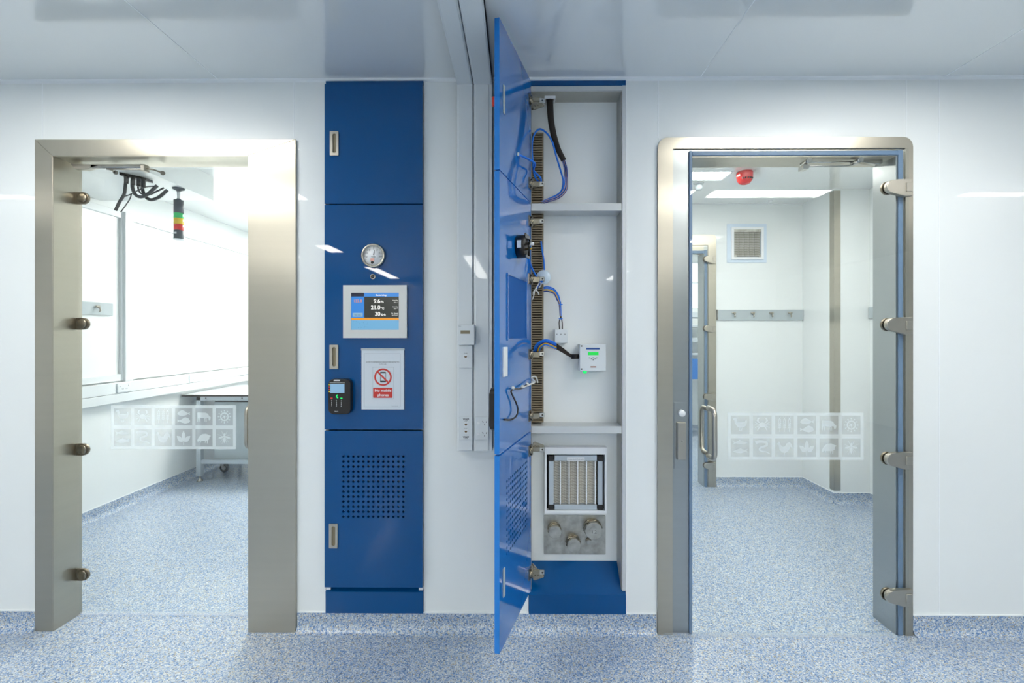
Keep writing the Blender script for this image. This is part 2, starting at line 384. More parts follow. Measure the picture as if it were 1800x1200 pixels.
# ---- far room seen through the lobby's own door
XF = 3.4
m = mb(); holes_wall(m, XP1, XF, 0, H, YL + .0, YL + .1, [(1.2, 2.9, 1.62, 2.28)]); struct(m.build('wall_far_back', WALL))
m = mb(); m.box(XF, XF + .1, YBK + WT, 6.5, 0, H); struct(m.build('wall_far_right', WALL))
m = mb(); m.box(XR1 + .1, XF, YBK, YBK + WT, 0, H); struct(m.build('wall_far_front', WALL))
skirting('baseboard_far', XP1, XF, YL)
t = thing('window_3', (2.05, YL, 1.62), kind='structure')
f = mb()
for a in ((1.2, 2.9, 1.62, 1.65), (1.2, 2.9, 2.25, 2.28), (1.2, 1.23, 1.62, 2.28), (2.87, 2.9, 1.62, 2.28), (1.23, 2.87, 1.98, 2.0), (2.02, 2.05, 1.65, 2.25)): f.box(a[0], a[1], YL + .01, YL + .06, a[2], a[3])
f.build('window_frame', PVC, t); mb().box(1.22, 2.88, YL + .03, YL + .035, 1.64, 2.26).build('pane', GLASS, t)

# ================================================================== lamps
def ceiling_lamp(x0, x1, y0, y1, mt, label, group=None):
    t = thing('ceiling_lamp', ((x0 + x1) / 2, (y0 + y1) / 2, H - .008), label, 'ceiling light', group)
    f = mb(); e = .014
    f.ring([(x0 - e, y0 - e), (x1 + e, y0 - e), (x1 + e, y1 + e), (x0 - e, y1 + e)], [(x0, y0), (x1, y0), (x1, y1), (x0, y1)], H - .008, H, 'z'); f.build('frame', TRIMW, t)
    mb().box(x0, x1, y0, y1, H - .005, H - .001).build('diffuser', mt, t)
G = 'flush ceiling lights of the corridor'; LBL = 'flush white ceiling light of the corridor set, partly added for brightness, on the near side of the wall'
for a in ((-4.25, -3.9, -1.67, -1.57), (-2.5, -1.72, -1.72, -1.54), (1.5, 2.4, -1.72, -1.54), (3.5, 4.0, -1.67, -1.57), (1.13, 1.36, -1.72, -1.54), (-2.1, -1.3, -.73, -.61), (1.0, 1.8, -.73, -.61), (-.78, -.60, -7.0, -4.4),  # from the shortest lamp onward: unseen, added to brighten the middle of the wall
          (-2.52, -2.34, -4.1, -3.6), (-2.52, -2.34, -6.9, -5.4), (1.75, 1.93, -7.0, -5.8), (-3.3, -3.1, -4.5, -3.5), (1.92, 2.08, -4.4, -3.35)):  # final pair: unseen extra lamps added for brightness, reflecting only in the steel frames
    ceiling_lamp(*a, LAMPM, LBL, G)
ceiling_lamp(-2.2, -1.4, 2.2, 2.7, LAMPLM, 'bright ceiling light beyond the boxing above the laboratory table')
ceiling_lamp(.75, X(1276, 1.19), 1.11, 1.27, LAMPRM, 'short strip light above the round smoke detector')
ceiling_lamp(.9, 2.3, .42, .66, LAMPRM, 'unseen strip light added just behind the right door head to brighten the lobby')  # added out of view as extra light for the lobby
ceiling_lamp(1.3, 2.8, 2.7, 3.1, LAMPRM, 'ceiling light of the far room past the second steel door')

# ================================================================== pictogram film
def ell(cx, cz, a, b, rot=0, n=14):
    c, s_ = math.cos(rot), math.sin(rot); return [(cx + a * math.cos(t) * c - b * math.sin(t) * s_, cz + a * math.cos(t) * s_ + b * math.sin(t) * c) for t in [2 * math.pi * k / n for k in range(n)]]
def bar(x0, z0, x1, z1, w0, w1=None):
    w1 = w0 if w1 is None else w1; d = Vector((x1 - x0, z1 - z0)); n = Vector((-d.y, d.x)).normalized()
    return [(x0 + n.x * w0, z0 + n.y * w0), (x0 - n.x * w0, z0 - n.y * w0), (x1 - n.x * w1, z1 - n.y * w1), (x1 + n.x * w1, z1 + n.y * w1)]
def pictograms():
    I = {}
    I['duck_pictogram'] = [[(-.8, .62), (-.62, .78), (-.4, .74), (-.32, .5), (-.3, .3), (.1, .28), (.5, .34), (.68, .6), (.74, .3), (.66, -.05), (.4, -.25), (-.05, -.3), (-.35, -.15), (-.55, .15), (-.62, .48)], bar(-.02, -.3, -.05, -.62, .035), bar(.2, -.3, .16, -.62, .035), bar(-.14, -.64, .1, -.64, .03)]
    c = [ell(0, .0, .38, .27), [(-.36, .2), (-.62, .45), (-.5, .75), (-.2, .8), (-.38, .62), (-.4, .42), (-.24, .24)], [(.36, .2), (.62, .45), (.5, .75), (.2, .8), (.38, .62), (.4, .42), (.24, .24)]]
    for sx in (-1, 1):
        c += [bar(sx * .4, .08, sx * .8, .3, .04, .02), bar(sx * .4, -.02, sx * .82, .02, .04, .02), bar(sx * .38, -.12, sx * .78, -.3, .04, .02), bar(sx * .3, -.2, sx * .52, -.62, .06, .03)]
    I['crab_pictogram'] = c
    wts = []
    for x in (-.52, 0, .52):
        wts.append(bar(x, -.75, x, .2, .025))
        for k in range(5):
            z = -.35 + k * .2; wts += [ell(x - .09, z + .08, .05, .11, .35, 8), ell(x + .09, z + .08, .05, .11, -.35, 8)]
        wts += [ell(x, .68, .05, .12, 0, 8), bar(x - .1, .7, x - .14, .92, .012), bar(x + .1, .7, x + .14, .92, .012)]
    I['wheat_pictogram'] = wts
    I['round_fish_pictogram'] = [[(-.75, .3), (-.55, .58), (-.15, .78), (.1, .66), (.35, .5), (.52, .4), (.78, .52), (.7, .36), (.78, .2), (.5, .3), (.3, .18), (0, .08), (-.4, .1)],
                                 [(.78, -.52), (.6, -.2), (.2, -.06), (0, -.16), (-.3, -.36), (-.5, -.44), (-.76, -.32), (-.68, -.5), (-.76, -.66), (-.45, -.54), (-.2, -.7), (.2, -.8), (.65, -.7)]]
    I['cow_pictogram'] = [[(-.78, .42), (-.7, .5), (.2, .46), (.45, .34), (.62, .06), (.8, -.05), (.76, -.3), (.66, -.46), (.56, -.4), (.52, -.16), (.3, -.12), (.2, -.2), (-.1, -.16), (-.5, -.1), (-.66, -.2), (-.76, -.1)]] + [bar(x, -.1, x + d, -.6, .05, .03) for x, d in ((-.7, -.03), (-.52, .06), (.08, .05), (.24, .06))]
    v = [ell(0, 0, .12, .12)]
    for k in range(16):
        a0, a1 = 2 * math.pi * k / 16, 2 * math.pi * (k + 1) / 16
        v.append([(.5 * math.cos(a0), .5 * math.sin(a0)), (.5 * math.cos(a1), .5 * math.sin(a1)), (.36 * math.cos(a1), .36 * math.sin(a1)), (.36 * math.cos(a0), .36 * math.sin(a0))])
    for k in range(12):
        a = 2 * math.pi * k / 12; v += [bar(.5 * math.cos(a), .5 * math.sin(a), .62 * math.cos(a), .62 * math.sin(a), .02), ell(.7 * math.cos(a), .7 * math.sin(a), .075, .075, 0, 8)]
    for k in range(5): a = 1.2 * k; v.append(ell(.22 * math.cos(a), .22 * math.sin(a), .07, .04, a, 8))
    I['virus_pictogram'] = v
    I['slim_fish_pictogram'] = [[(-.82, .7), (-.68, .5), (-.8, .32), (-.45, .44), (0, .36), (.5, .38), (.82, .5), (.55, .62), (.1, .72), (-.05, .84), (-.2, .72), (-.5, .62)],
                                [(.82, -.14), (.7, -.34), (.82, -.52), (.5, -.46), (.1, -.62), (-.3, -.6), (-.82, -.42), (-.5, -.28), (-.1, -.14), (.05, -.04), (.2, -.16), (.5, -.24)]]
    sp = smooth([(-.72, 0, .5), (-.5, 0, .62), (-.1, 0, .66), (.4, 0, .56), (.5, 0, .3), (.2, 0, .12), (-.2, 0, .0), (-.3, 0, -.25), (.0, 0, -.42), (.4, 0, -.46), (.78, 0, -.66)], 2)
    L_, R2 = [], []
    for k, q in enumerate(sp):
        d = sp[min(k + 1, len(sp) - 1)] - sp[max(k - 1, 0)]; n_ = Vector((-d.z, 0, d.x)).normalized() * .17 * (1 - .7 * k / len(sp)); L_.append((q.x + n_.x, q.z + n_.z)); R2.append((q.x - n_.x, q.z - n_.z))
    I['snake_pictogram'] = [[L_[k], L_[k + 1], R2[k + 1], R2[k]] for k in range(len(sp) - 1)]
    I['rooster_pictogram'] = [[(-.8, .4), (-.66, .66), (-.5, .6), (-.42, .3), (-.2, .1), (.05, .14), (.2, .44), (.5, .6), (.8, .36), (.84, -.1), (.66, .1), (.56, -.1), (.36, -.4), (.05, -.6), (-.3, -.5), (-.55, -.2), (-.62, .2)], bar(-.02, -.55, -.02, -.8, .04)]
    I['leaf_pictogram'] = [[(0, -.5), (-.22, -.05), (-.2, .4), (0, .84), (.2, .4), (.22, -.05)], [(-.08, -.5), (-.5, -.45), (-.72, -.1), (-.8, .22), (-.4, .16), (-.14, -.15)], [(.08, -.5), (.5, -.45), (.72, -.1), (.8, .22), (.4, .16), (.14, -.15)], bar(0, -.85, 0, -.5, .03)]
    I['pig_pictogram'] = [[(-.8, -.36), (-.7, -.1), (-.5, .2), (-.2, .42), (.25, .46), (.6, .3), (.84, .22), (.66, .1), (.6, -.2), (.3, -.36), (-.2, -.36), (-.5, -.34), (-.7, -.46)], bar(.42, -.3, .4, -.66, .07, .04), bar(.2, -.34, .14, -.6, .06, .04), bar(-.36, -.3, -.42, -.58, .06, .04)]
    fl = [ell(0, -.28, .13, .34), ell(0, .2, .12, .14), ell(0, .42, .09, .09)]
    for sx in (-1, 1):
        fl += [[(sx * .08, .2), (sx * .6, .1), (sx * .72, -.08), (sx * .4, -.1), (sx * .1, .05)], bar(sx * .1, .3, sx * .34, .8, .03, .015), bar(sx * .1, .0, sx * .5, -.5, .025, .012), bar(sx * .1, .1, sx * .8, .4, .02, .01), bar(sx * .1, -.1, sx * .3, -.75, .025, .012)]
    I['fly_pictogram'] = fl
    return I
ICONS = pictograms()
ROWS = [['duck_pictogram', 'crab_pictogram', 'wheat_pictogram', 'round_fish_pictogram', 'cow_pictogram', 'virus_pictogram'],
        ['slim_fish_pictogram', 'snake_pictogram', 'rooster_pictogram', 'leaf_pictogram', 'pig_pictogram', 'fly_pictogram']]
def film(parent, x0, z0, Y):
    """frosted band of 12 squares; outer lower-left corner at x0, z0, on the face at depth Y"""
    wd, hh = .577, .201; s_ = .079; p = .0942; mx = (wd - (5 * p + s_)) / 2; pz = .0965; mz = (hh - (pz + s_)) / 2
    holes = []
    for r in range(2):
        for c in range(6): holes.append((x0 + mx + c * p, x0 + mx + c * p + s_, z0 + mz + (1 - r) * pz, z0 + mz + (1 - r) * pz + s_))
    m = mb(); xs = sorted({x0, x0 + wd, *[h[0] for h in holes], *[h[1] for h in holes]}); zs = sorted({z0, z0 + hh, *[h[2] for h in holes], *[h[3] for h in holes]})
    for i in range(len(xs) - 1):
        for j in range(len(zs) - 1):
            cx, cz = (xs[i] + xs[i + 1]) / 2, (zs[j] + zs[j + 1]) / 2; q = any(h[0] < cx < h[1] and h[2] < cz < h[3] for h in holes)
            m.mi = 1 if q else 0; m.flat([(xs[i], zs[j]), (xs[i + 1], zs[j]), (xs[i + 1], zs[j + 1]), (xs[i], zs[j + 1])], Y)
    fo = m.build('pictogram_film', [FROST, FROSTT], parent)
    for (a, b, c, d), nm in zip(holes, ROWS[0] + ROWS[1]):
        m = mb()
        for poly in ICONS[nm]: m.flat([((a + b) / 2 + x * s_ / 2, (c + d) / 2 + z * s_ / 2) for x, z in poly], Y - .0004)
        m.build(nm, FROST, fo)

# ================================================================== left glass door
YG = .100
t = thing('door_1', (X(270, YG), YG, 0), 'frameless glass door in the wide mitred steel frame', kind='structure')
fo = [(X(66), 0), (X(66), Z(247, 66)), (X(522), Z(247, 522)), (X(522), 0)]
xi0, xi1, zi = LD[0], LD[1], LD[3]; e = .0004
fr = mb(); fr.prism([(fo[0][0], 0), (xi0, 0), (xi0, zi - e), (fo[1][0], fo[1][1] - e)], -.012, .0, bev=.001)
fr.prism([(xi1, 0), (fo[3][0], 0), (fo[2][0], fo[2][1] - e), (xi1, zi - e)], -.012, 0, bev=.001)
fr.box(xi0, xi0 + .003, -.011, .118, 0, zi - .003); fr.box(xi1 - .003, xi1, -.011, .118, 0, zi - .003)
fr.build('jamb', STEEL, t)
fr = mb(); fr.prism([(fo[1][0] + e, fo[1][1]), (xi0 + e, zi), (xi1 - e, zi), (fo[2][0] - e, fo[2][1])], -.012, 0, bev=.001)
fr.box(xi0 + .003, xi1 - .003, -.011, .118, zi - .003, zi); fr.build('door_head', STEELH, t)
gx0, gx1 = xi0 + .008, xi1 + .0 - .006
mb().box(gx0, gx1, YG, YG + .01, .012, zi - .012).build('glass_pane', GLASS, t)
mb().box(gx0, gx1, YG - .001, YG + .011, .004, .012).build('drop_seal', CLEARP, t)
film(t, X(195, YG - .001), Z(789, 300, YG - .001), YG - .001)
for py in (349, 569, 789, 1008):
    z = Z(py, 150, YG); x = xi0 + .003; m = mb(); r = .027
    m.prism([(x, z - r), (x + .031, z - r)] + [(x + .031 + r * math.sin(a), z - r * math.cos(a)) for a in [math.pi * k / 10 for k in range(1, 10)]] + [(x + .031, z + r), (x, z + r)], YG - .012, YG, bev=.0025)
    c = m.build('hinge_clamp', BRZ, t); mb().lathe([(.022, 0), (.022, -.003), (.019, -.0045), (0, -.0045)], (x + .030, YG - .012, z)).build('cover_cap', NICK, c)
def pull(parent, x, z0, z1, y_face, off, r, lean=0):
    k = .028
    pts = [(x, y_face, z0 + .0)] + [(x + lean * (1 - math.cos(a)), y_face - (off - k) - k * math.sin(a), z0 + k - k * math.cos(a)) for a in [math.pi / 2 * i / 6 for i in range(7)]]
    pts += [(x + lean * (1 - math.cos(a)), y_face - (off - k) - k * math.sin(a), z1 - k + k * math.cos(a)) for a in [math.pi / 2 * (6 - i) / 6 for i in range(7)]] + [(x, y_face, z1)]
    return mb().tube(pts, r, 16).build('pull_handle', SATIN, parent)
pull(t, X(436, YG - .04), Z(786, 436, YG - .03), Z(714, 436, YG - .03), YG, .05, .0095)
# hydraulic closer at its head
c = thing('door_closer', P(200, 290, .05), 'slim steel door closer arm under the head of the mitred frame', 'door closer')
m = mb(); a, b = P(127, 291, .055), P(176, 294, .055)
m.prism([(a.x, a.z + .006), (a.x + .02, a.z - .018), (b.x - .06, b.z - .012), (b.x, b.z + .002), (b.x, b.z + .008)], .045, .07, bev=.002); m.build('body', SATIN, c)
mb().box(X(160, .05), X(252, .05), .045, .06, Z(296, 200, .05), Z(289, 200, .05), bev=.003).build('arm', POL, c)
m = mb(); p = P(188, 297, .05); q = P(253, 298, .05); m.tube([p, q], .0035); m.box(q.x - .004, q.x + .014, .035, .065, q.z - .01, q.z + .02, .002); m.build('rod', SATIN, c)
for (ax, az, bx, bz) in ((190, 297, 203, 303), (258, 296, 286, 304)):
    m = mb(); m.tube(smooth([P(ax, az, .05), P((ax + bx) / 2, (az + bz) / 2 - 1, .06), P(bx, bz, YG - .008)]), .0035); m.cyl(P(bx, bz, YG - .016), P(bx, bz, YG), .0095); m.build('standoff', NICK, c)

# ================================================================== right glass door
t = thing('door_2', (X(1380), 0, 0), 'frameless glass door with round-cornered steel frame and blue seal', kind='structure')
ox0, ox1, oz = X(1155), X(1601), Z(243, 1380); ix0, ix1, iz = X(1181), X(1588), Z(262, 1380)
n = 6; m = mb(); outer = rrect(ox0, ox1, 0, oz, .042, n, 'cd'); inner = rrect(ix0, ix1, 0.0001, iz, .002, n, '')
# U shape: left leg, head, right leg from one outline
U = [(ox0, 0), (ix0, 0), (ix0, iz), (ix1, iz), (ix1, 0), (ox1, 0)] + [(ox1 - .042 + .042 * math.cos(a), oz - .042 + .042 * math.sin(a)) for a in [math.pi / 2 * k / 8 for k in range(9)]] + [(ox0 + .042 - .042 * math.sin(a), oz - .042 + .042 * math.cos(a)) for a in [math.pi / 2 * k / 8 for k in range(9)]]
mb().prism(U, -.012, -.001, bev=.0012).build('architrave', STEEL, t)
jx0, jx1, jz = X(1216), X(1573), Z(276, 1380)
m = mb(); m.box(ix0 + .0005, jx0, -.004, WT, 0, iz - .0004); m.box(jx1, ix1 - .0005, -.004, WT, 0, iz - .0004); m.build('jamb', STEELC, t)
mb().box(jx0, jx1, -.004, WT, jz, iz - .0004).build('door_head', STEELH, t)
m = mb()
for a in ((X(1210), jx0 - .001, .0, Z(266, 1380)), (X(1576), X(1584), .0, Z(266, 1380)), (jx0 - .001, X(1576), Z(274.5, 1380), Z(266.5, 1380))): m.box(a[0], a[1], -.011, -.004, a[2], a[3], .002)
m.build('gasket', SEAL, t)
gy0, gy1 = -.024, -.014; gz = Z(265, 1380)
mb().box(X(1211), X(1589), gy0, gy1, .010, gz).build('glass_pane', GLASS, t)
mb().box(X(1165), X(1570), -.028, -.008, .001, .008, .001).build('threshold_strip', CLEARP, t)
film(t, X(1279, gy0 - .001), Z(808, 1400, gy0 - .001), gy0 - .001)
def side_hinge(parent, xr, z, y, s_=1.0, name='side_hinge'):
    """tapering clamp hinge whose pivot block ends at xr"""
    m = mb(); L = .108 * s_; r = .027 * s_; rr = .036 * s_
    pts = [(xr, z - rr), (xr, z + rr), (xr - .06 * s_, z + rr - .002)]
    pts += [(xr - L + r - r * math.sin(a), z + .004 * s_ + r * math.cos(a)) for a in [math.pi * k / 10 for k in range(0, 11)]]
    pts += [(xr - .03 * s_, z - rr - .002)]
    m.prism(pts, y - .02 * s_, y, bev=.003 * s_); h = m.build(name, SATIN, parent)
    mb().box(xr - .028 * s_, xr - .002, y - .024 * s_, y - .019 * s_, z - .019 * s_, z + .019 * s_, bev=.0015 * s_).build('pivot_block', SATIN, h)
    mb().lathe([(r, .001), (r + .001, .003), (r + .001, .010), (r, .012)], (xr - L + r - .004, y, z + .004)).build('clamp_washer', BRZ, h)
for py in (331, 572, 808, 1048): side_hinge(t, X(1599, -.03), Z(py, 1578, -.03), -.012 - .013)
# its pull handle is a closed loop seen at a slant: it passes through to the far side of the glass
hx = X(1243, -.05); zt, zb = Z(719, 1240, -.06), Z(805, 1240, -.06)
pull(t, X(1246, -.03), zb, zt, gy0, .062, .0105)
m = mb(); k = .02
m.tube([(X(1246, -.03), gy1, zb + .006), (X(1246, -.03), .03, zb + .006), (X(1246, -.03), .046, zb + .022), (X(1246, -.03), .046, zt - .022), (X(1246, -.03), .03, zt - .006), (X(1246, -.03), gy1, zt - .006)], .0095, 14); m.build('pull_handle', SATIN, t)
# lock plate on the left jamb
lk = mb(); lk.box(X(1184), X(1207), -.0065, -.004, Z(823, 1195), Z(706, 1195), .0005); lo = lk.build('lock_plate', STEELC, t)
mb().box(X(1188), X(1203), -.022, -.0065, Z(806, 1195), Z(741, 1195), bev=.0015).build('latch_housing', SATIN, lo)
mb().lathe([(.0145, 0), (.0145, -.016), (.012, -.019), (0, -.019)], (X(1196), -.0065, Z(725, 1195))).build('release_button', WHITE, lo, label='round white release button')
mb().lathe([(.004, 0), (.004, -.003), (0, -.004)], (X(1196), -.022, Z(773, 1195))).build('screw', SATIN, lo)
# its closer
c = thing('door_closer', P(1480, 286, .03), 'polished steel door closer with twin rods at the round-cornered door head', 'door closer')
a = P(1549, 286, .045); b = P(1508, 283, .045)
mb().prism([(a.x, a.z + .008), (b.x, b.z + .004), (b.x, b.z - .006), (a.x - .012, a.z - .012), (a.x - .002, a.z - .006)], .035, .06, bev=.002).build('body', POL, c)
m = mb(); m.tube([P(1422, 285, .03), P(1508, 284, .04)], .0035); m.tube(smooth([P(1420, 292, .03), P(1485, 291.5, .03), P(1500, 288, .03), P(1509, 283, .03)]), .0035); m.build('rod', POL, c)
for q in ((1420, 283), (1510, 282)):
    p = P(q[0], q[1], .0); mb().cyl((p.x, -.014, p.z), (p.x, .04, p.z), .010).build('standoff', POL, c)
p = P(1415, 292, .01); mb().box(p.x - .012, p.x + .012, 0, .04, p.z - .014, p.z + .006, bev=.002).build('bracket', POL, c)

# ================================================================== lobby door in the back wall
Y = YBK; t = thing('door_3', (BD[0] + .5, Y, 0), 'second glass door with steel frame in the lobby back wall', kind='structure')
bx0, bx1, bz = BD[0], BD[1], BD[3]; f1 = X(1258, Y); ft = Z(413, 1250, Y); e0 = bx0 - .08
U = [(e0, 0), (bx0, 0), (bx0, bz - .03), (bx1 - .01, bz - .03), (bx1 - .01, 0), (f1, 0)] + [(f1 - .03 + .03 * math.cos(a), ft - .03 + .03 * math.sin(a)) for a in [math.pi / 2 * k / 6 for k in range(7)]] + [(e0, ft)]
mb().prism(U, Y - .012, Y - .001, bev=.001).build('architrave', STEEL, t)
m = mb(); m.box(bx0 - .001, bx0 + .03, Y - .004, Y + WT, 0, bz - .03); m.box(bx1 - .045, bx1 - .001, Y - .004, Y + WT, 0, bz - .03); m.build('jamb', STEELC, t)
mb().box(bx0 + .03, bx1 - .045, Y - .004, Y + WT, bz - .1, bz - .03).build('door_head', STEELH, t)
m = mb(); m.box(bx1 - .04, bx1 - .018, Y - .011, Y - .004, 0, bz - .07, .002); m.box(bx0 + .03, bx1 - .04, Y - .011, Y - .004, bz - .1, bz - .075, .002); m.build('gasket', SEAL, t)
mb().box(bx0 + .02, bx1 - .02, Y - .024, Y - .014, .01, bz - .05).build('glass_pane', GLASS, t)
for py in (457, 578, 697, 817): side_hinge(t, X(1255, Y) - .003, Z(py, 1245, Y), Y - .012 - .013, .88)
p = P(1238, 444, Y + .04); mb().prism([(p.x - .3, p.z + .01), (p.x - .3, p.z - .012), (p.x - .01, p.z - .02), (p.x + .01, p.z - .002), (p.x, p.z + .01)], Y + .035, Y + .055, bev=.002).build('closer_arm', POL, t)

# ================================================================== cabinets
def pull_cup(parent, xc, zc, M=None, back=False, y0=0):
    """recessed pull: rim with a round-ended slot"""
    w_, h_ = .0185, .052; a, b = .0068, .041
    m = mb(); n = 5
    o = rrect(xc - w_, xc + w_, zc - h_, zc + h_, .002, n); i = rrect(xc - a, xc + a + .002, zc - b, zc + b, .006, n)
    m.ring(o, i, y0 - .006, y0 + .001); hd = m.build('handle', SATIN, parent, M=M)
    return hd
DT = .018
def cab_doors(parent, W, zs, M, handle_x, opened, hx_sign):
    """three door leaves; local x from the hinge (0) to W*hx_sign, outer face at y=-DT, inner at y=0"""
    sg = hx_sign; out = []
    zU0, zU1, zM0, zM1, zL0, zL1 = zs
    for k, (z0, z1) in enumerate(((zU0, zU1), (zM0, zM1), (zL0, zL1))):
        x0, x1 = sorted((0, sg * W)); m = mb()
        hc = {0: Z(256, 590), 1: Z(626.5, 590), 2: Z(937.5, 590)}[k]
        if k < 2:
            m.box(x0, x1, -DT, 0, z0, z1)
        else:                                              # perforated leaf
            n = 13; pch = .0216; cx = (sg * (W - (X(658) - X(573)))) if True else 0
            gx0 = cx - n * pch / 2; gz1 = Z(800, 660) + pch / 2; gz0 = gz1 - n * pch; r = .0056; N = 8
            for a in ((x0, gx0, z0, z1), (gx0 + n * pch, x1, z0, z1), (gx0, gx0 + n * pch, z0, gz0), (gx0, gx0 + n * pch, gz1, z1)): m.box(a[0], a[1], -DT, 0, a[2], a[3])
            for i in range(n):
                for j in range(n):
                    ccx = gx0 + (i + .5) * pch; ccz = gz0 + (j + .5) * pch
                    sq = []; ci = []
                    for q in range(N):
                        an = 2 * math.pi * q / N; ca, sa = math.cos(an), math.sin(an); f = pch / 2 / max(abs(ca), abs(sa))
                        sq.append((ccx + ca * f, ccz + sa * f)); ci.append((ccx + ca * r, ccz + sa * r))
                    vs = {}
                    for yy in (-DT, 0):
                        vs[yy] = ([m._v((p[0], yy, p[1])) for p in sq], [m._v((p[0], yy, p[1])) for p in ci])
                        for q in range(N):
                            w2 = (q + 1) % N; m._f([vs[yy][0][q], vs[yy][0][w2], vs[yy][1][w2], vs[yy][1][q]])
                    for q in range(N): w2 = (q + 1) % N; m._f([vs[-DT][1][q], vs[-DT][1][w2], vs[0][1][w2], vs[0][1][q]])
        if opened:                                          # lighter edge banding
            for f in m.bm.faces:
                c = f.calc_center_median()
                f.material_index = 1 if abs(c.x - sg * W) < 1e-4 or abs(c.z - z0) < 1e-5 or abs(c.z - z1) < 1e-5 else (2 if abs(c.y) < 1e-5 else 0)
        d = m.build('cabinet_door', [BLUE, BLUEEDGE, BLUELIT] if opened else BLUE, parent, M=M)
        pull_cup(d, sg * (W - handle_x[k]), hc, M, y0=-DT)
        mb().box(sg * (W - handle_x[k]) - .0068, sg * (W - handle_x[k]) + .0088, -DT - .0006, -DT + .0006, hc - .041, hc + .041).build('handle_cup', CUP, d, M=M)
        out.append((d, hc))
    return out
zs = (Z(360, 660), Z(151, 660), Z(753, 660), Z(362, 660), Z(1028, 660), Z(755.5, 660))
CD = .09
# closed cabinet
x0, x1 = LC[0], LC[1]
lc = thing('utility_cabinet', ((x0 + x1) / 2, .04, LC[2]), 'tall cobalt blue wall cabinet with all doors shut, gauge and screen on it', 'cabinet')
m = mb(); zt, zb = LC[3], LC[2]
m.box(x0, x0 + .012, .004, CD, zb, zt); m.box(x1 - .012, x1, .004, CD, zb, zt); m.box(x0, x1, CD, CD + .01, zb, zt); m.box(x0, x1, .004, CD, zt - .02, zt); m.build('body', SILVER, lc)
B('top_rail', BLUE, lc, x0 + .001, x1 - .001, -.004, .004, Z(150, 660), Z(142.5, 660))
plz = Z(1038, 660)
m = mb(); m.box(x0 + .001, x1 - .001, -.008, .02, zb, plz, .001); m.prism([(-.008, plz), (.02, plz), (.02, plz + .012)], x0 + .001, x1 - .001, 'x'); m.build('plinth', BLUE, lc)
for x in (x0 + .012, x1 - .012): B('door_stop', WHITE, lc, x - .009, x + .009, -.004, .003, Z(1036, 660), Z(1030, 660))
W = (x1 - x0) - .004
Ml = Matrix.Translation((x1 - .002, -.001, 0))
cab_doors(lc, W, zs, Ml, (X(590.5) - x0, X(590) - x0, X(589) - x0), False, -1)
B('edge_strip', WHITE, lc, x0 - .004, x0, -.003, .0, zb, zt - .006); B('edge_strip', WHITE, lc, x1, x1 + .004, -.003, 0, zb, zt - .006)

# open cabinet
x0, x1, zb, zt = RC
rc = thing('utility_cabinet', ((x0 + x1) / 2, .04, zb), 'tall blue wall cabinet standing open, pale interior with wiring and pipe caps', 'cabinet')
fx1 = X(1093.5); fz = Z(160, 1010); fl = x0 + .010
m = mb(); m.box(x0, fl, 0, CD, zb + .09, zt - .02); m.box(fx1, x1, -.003, CD, Z(1038, 1098), zt - .02, .001); m.box(fl, fx1, -.003, CD, fz, zt - .024); m.build('body', SILVER, rc)
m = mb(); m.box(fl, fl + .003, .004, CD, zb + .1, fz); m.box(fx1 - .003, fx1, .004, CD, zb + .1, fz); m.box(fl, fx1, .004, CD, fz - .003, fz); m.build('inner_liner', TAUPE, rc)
B('back_panel', BACK, rc, x0, x1, CD, CD + .012, zb, zt)
B('top_rail', BLUE, rc, x0 + .001, x1 - .001, -.004, .02, zt - .022, zt - .001)
for a, b in ((357.5, 370.5), (749, 761)):
    m = mb(); m.box(fl + .003, fx1 - .003, -.002, CD, Z(b, 1010), Z(a, 1010)); m.build('shelf', SILVER, rc)
zl = Z(1042, 1010); zk = Z(985, 1010, CD)
m = mb(); m.prism([(-.008, zb), (CD, zb), (CD, zk), (-.004, zl), (-.008, zl - .003)], x0 + .001, x1 - .001, 'x'); m.build('plinth', BLUE, rc)
B('edge_strip', WHITE, rc, x1, x1 + .004, -.003, 0, zb, zt - .006); B('edge_strip', WHITE, rc, x0 - .006, x0, -.003, 0, zb, zt - .006)
HXP = Vector((X(933), -.03, 0)); EDG = Vector((X(878, CAMY + 1.531), CAMY + 1.531, 0))
dv = EDG - HXP; Wd = dv.length; ang = math.atan2(dv.y, dv.x)
Mr = Matrix.Translation(HXP) @ Matrix.Rotation(ang, 4, 'Z')
leaves = cab_doors(rc, Wd, zs, Mr, (X(590.5) - LC[0], X(590) - LC[0], X(589) - LC[0]), True, 1)
# rebates seen on the inner faces and the backs of the pulls
for k, (d, hc) in enumerate(leaves):
    hxl = Wd - (X(590) - LC[0])
    if k == 1:
        mb().box(hxl - .03, hxl + .012, 0, .006, hc - .052, hc + .052, bev=.001).build('pull_back', WHITE, d, M=Mr)
    else:
        mb().box(hxl - .008, hxl + .008, 0, .004, hc - .05, hc + .05, bev=.001).build('pull_back', GREYP, d, M=Mr)
